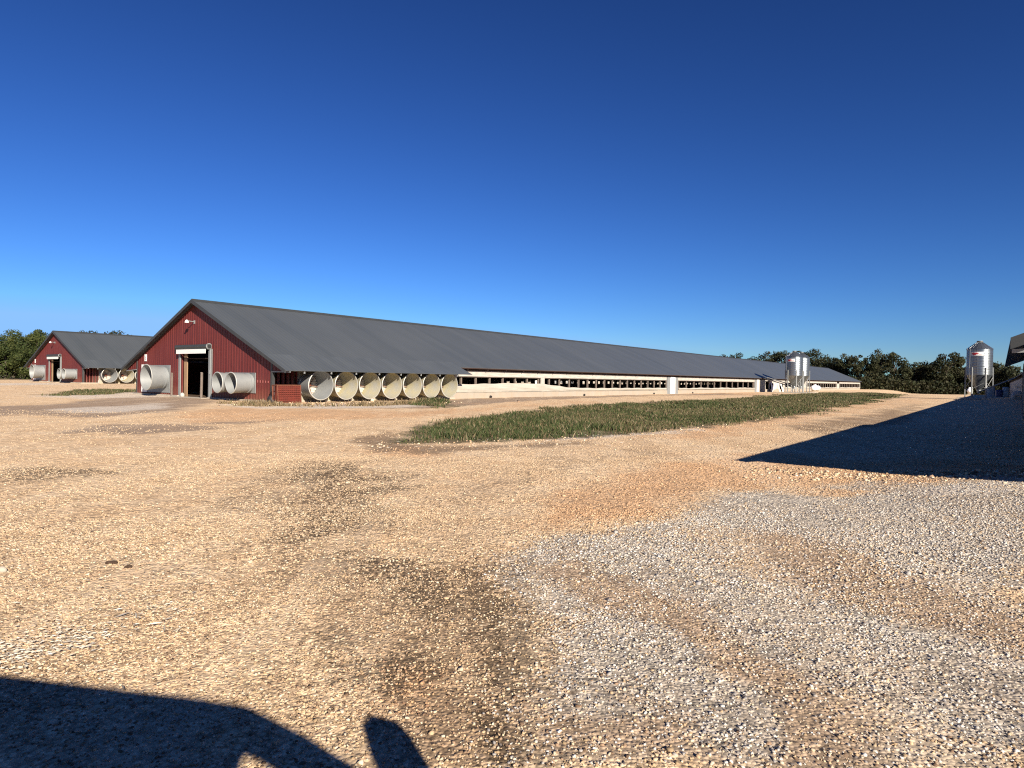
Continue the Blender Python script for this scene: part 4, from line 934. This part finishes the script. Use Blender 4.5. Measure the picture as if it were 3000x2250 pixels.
# small dark clods in the yard
for i, (x, y, r, lab) in enumerate(((-3.32, 5.36, .034, 'dark brown clod, larger of two on the tan gravel'), (-3.12, 5.26, .024, 'dark brown clod, smaller of two on the tan gravel'), (-4.05, 5.1, .05, 'pale tan stone left of the two dark clods'))):
    lump('clod' if i < 2 else 'stone', lab, 'clod' if i < 2 else 'stone', (x, y, float(hgt(np.array([x]), np.array([y]))[0])-.01), r, M['clod'] if i < 2 else M['concrete'], (1.2, .8, .75), 50+i, .4)

# ------------------------------------------------------------------ the truck the photographer leans out of (casts the shadow in the near left corner)
TR = empty('pickup_truck', (.02, -.50, 0), R(-11)); tag(TR, 'dark pickup truck behind the viewpoint whose shadow falls in the near corner', 'truck')
def P2(prof, y0, y1, name, m_): b = MB(); b.prism(prof, 'y', y0, y1); return b.build(name, m_, TR)
wy = -1.86                                           # truck spans y from wy to 0, nose towards +x
P2([(-3.9, .55), (2.9, .5), (3.05, .75), (3.0, 1.02), (2.1, 1.12), (2.0, 1.18), (-1.9, 1.20), (-2.0, 1.22), (-3.9, 1.22)], wy, 0, 'body', M['carpaint'])
b = MB(); b.prism([(-1.78, wy+.05), (.62, wy+.05), (.80, wy+.25), (.86, -.75), (.84, -.34), (.74, -.12), (.60, .0), (.42, .05), (-1.78, .03)], 'z', 1.85, 1.92); b.build('roof', M['carpaint'], TR)
for yy in (wy+.02, -.09):
    b = MB(); b.prism([(.30, 1.94), (.66, 1.93), (.92, 1.83), (1.35, 1.60), (2.0, 1.18), (1.80, 1.18), (1.2, 1.56), (.75, 1.76), (.30, 1.86)], 'y', yy, yy+.11); b.prism([(-.62, 1.2), (-.50, 1.2), (-.50, 1.88), (-.60, 1.88)], 'y', yy, yy+.07); b.prism([(-1.95, 1.2), (-1.70, 1.2), (-1.60, 1.88), (-1.80, 1.88)], 'y', yy, yy+.07); b.build('pillar', M['carpaint'], TR)
b = MB(); b.add([(.86, wy+.1, 1.83), (.86, -.1, 1.83), (1.9, -.1, 1.20), (1.9, wy+.1, 1.20)], [(0, 1, 2, 3)]); b.build('windscreen', M['glass'], TR)
b = MB(); b.add([(-1.76, wy+.1, 1.85), (-1.76, -.1, 1.85), (-1.93, -.1, 1.22), (-1.93, wy+.1, 1.22)], [(0, 1, 2, 3)]); b.build('rear_window', M['glass'], TR)
b = MB(); b.add([(-.48, wy+.06, 1.22), (1.78, wy+.06, 1.22), (.84, wy+.06, 1.80), (-.48, wy+.06, 1.86)], [(0, 1, 2, 3)]); b.add([(-1.7, wy+.06, 1.22), (-.62, wy+.06, 1.22), (-.62, wy+.06, 1.86), (-1.62, wy+.06, 1.86)], [(0, 1, 2, 3)]); b.build('side_glass', M['glass'], TR)
for x0 in (-1.5, -.35):
    for y0 in (-.78, -1.55): b = MB(); b.box(x0, x0+.5, y0, y0+.5, .9, 1.2); b.box(x0-.12, x0+.03, y0, y0+.5, .9, 1.62); b.build('seat', M['seat'], TR)
for yy, sg in ((.0, 1), (wy, -1)):
    mr = MB(); mr.tube((.74, yy-.05*sg, 1.20), (.84, yy+.50*sg, 1.26), .02, 6); mr.tube((.74, yy-.05*sg, 1.20), (.84, yy+.50*sg, 1.36), .02, 6); mo = mr.build('mirror', M['black'], TR)
    mr = MB(); Mx = Matrix.Translation((.84, yy+.63*sg, 1.38)) @ Matrix.Rotation(.15*sg, 4, 'Z')
    prof = [(-.10, -.22), (.07, -.24), (.11, -.12), (.11, .10), (.065, .19), (-.04, .20), (-.10, .11)]; vs_ = [Mx @ Vector((-.06, p[0], p[1])) for p in prof]+[Mx @ Vector((.06, p[0]*.85, p[1]*.9)) for p in prof]; n_ = len(prof)
    mr.add(vs_, [tuple(range(n_)), tuple(range(2*n_-1, n_-1, -1))]+[(i, i+n_, (i+1) % n_+n_, (i+1) % n_) for i in range(n_)]); mr.build('mirror_head', M['black'], mo)
for x0 in (2.05, -2.75):
    for yy in (-.14, wy+.14):
        w_ = MB(); w_.tube((x0, yy-.14, .39), (x0, yy+.14, .39), .39, 28); wo = w_.build('wheel', M['black'], TR); w_ = MB(); w_.tube((x0, yy-.15, .39), (x0, yy+.15, .39), .22, 18); w_.build('rim', M['chrome'], wo)
for yy in (-.30, wy+.30): b = MB(); b.box(3.0, 3.06, yy-.18, yy+.18, .72, .95); b.build('headlight', M['tank'], TR)
b = MB(); b.box(3.04, 3.16, wy+.05, -.05, .42, .62); b.build('bumper', M['chrome'], TR)
for o in bpy.data.objects:                            # last check: only top-level things carry a category
    if o.parent and 'category' in o: del o['category']
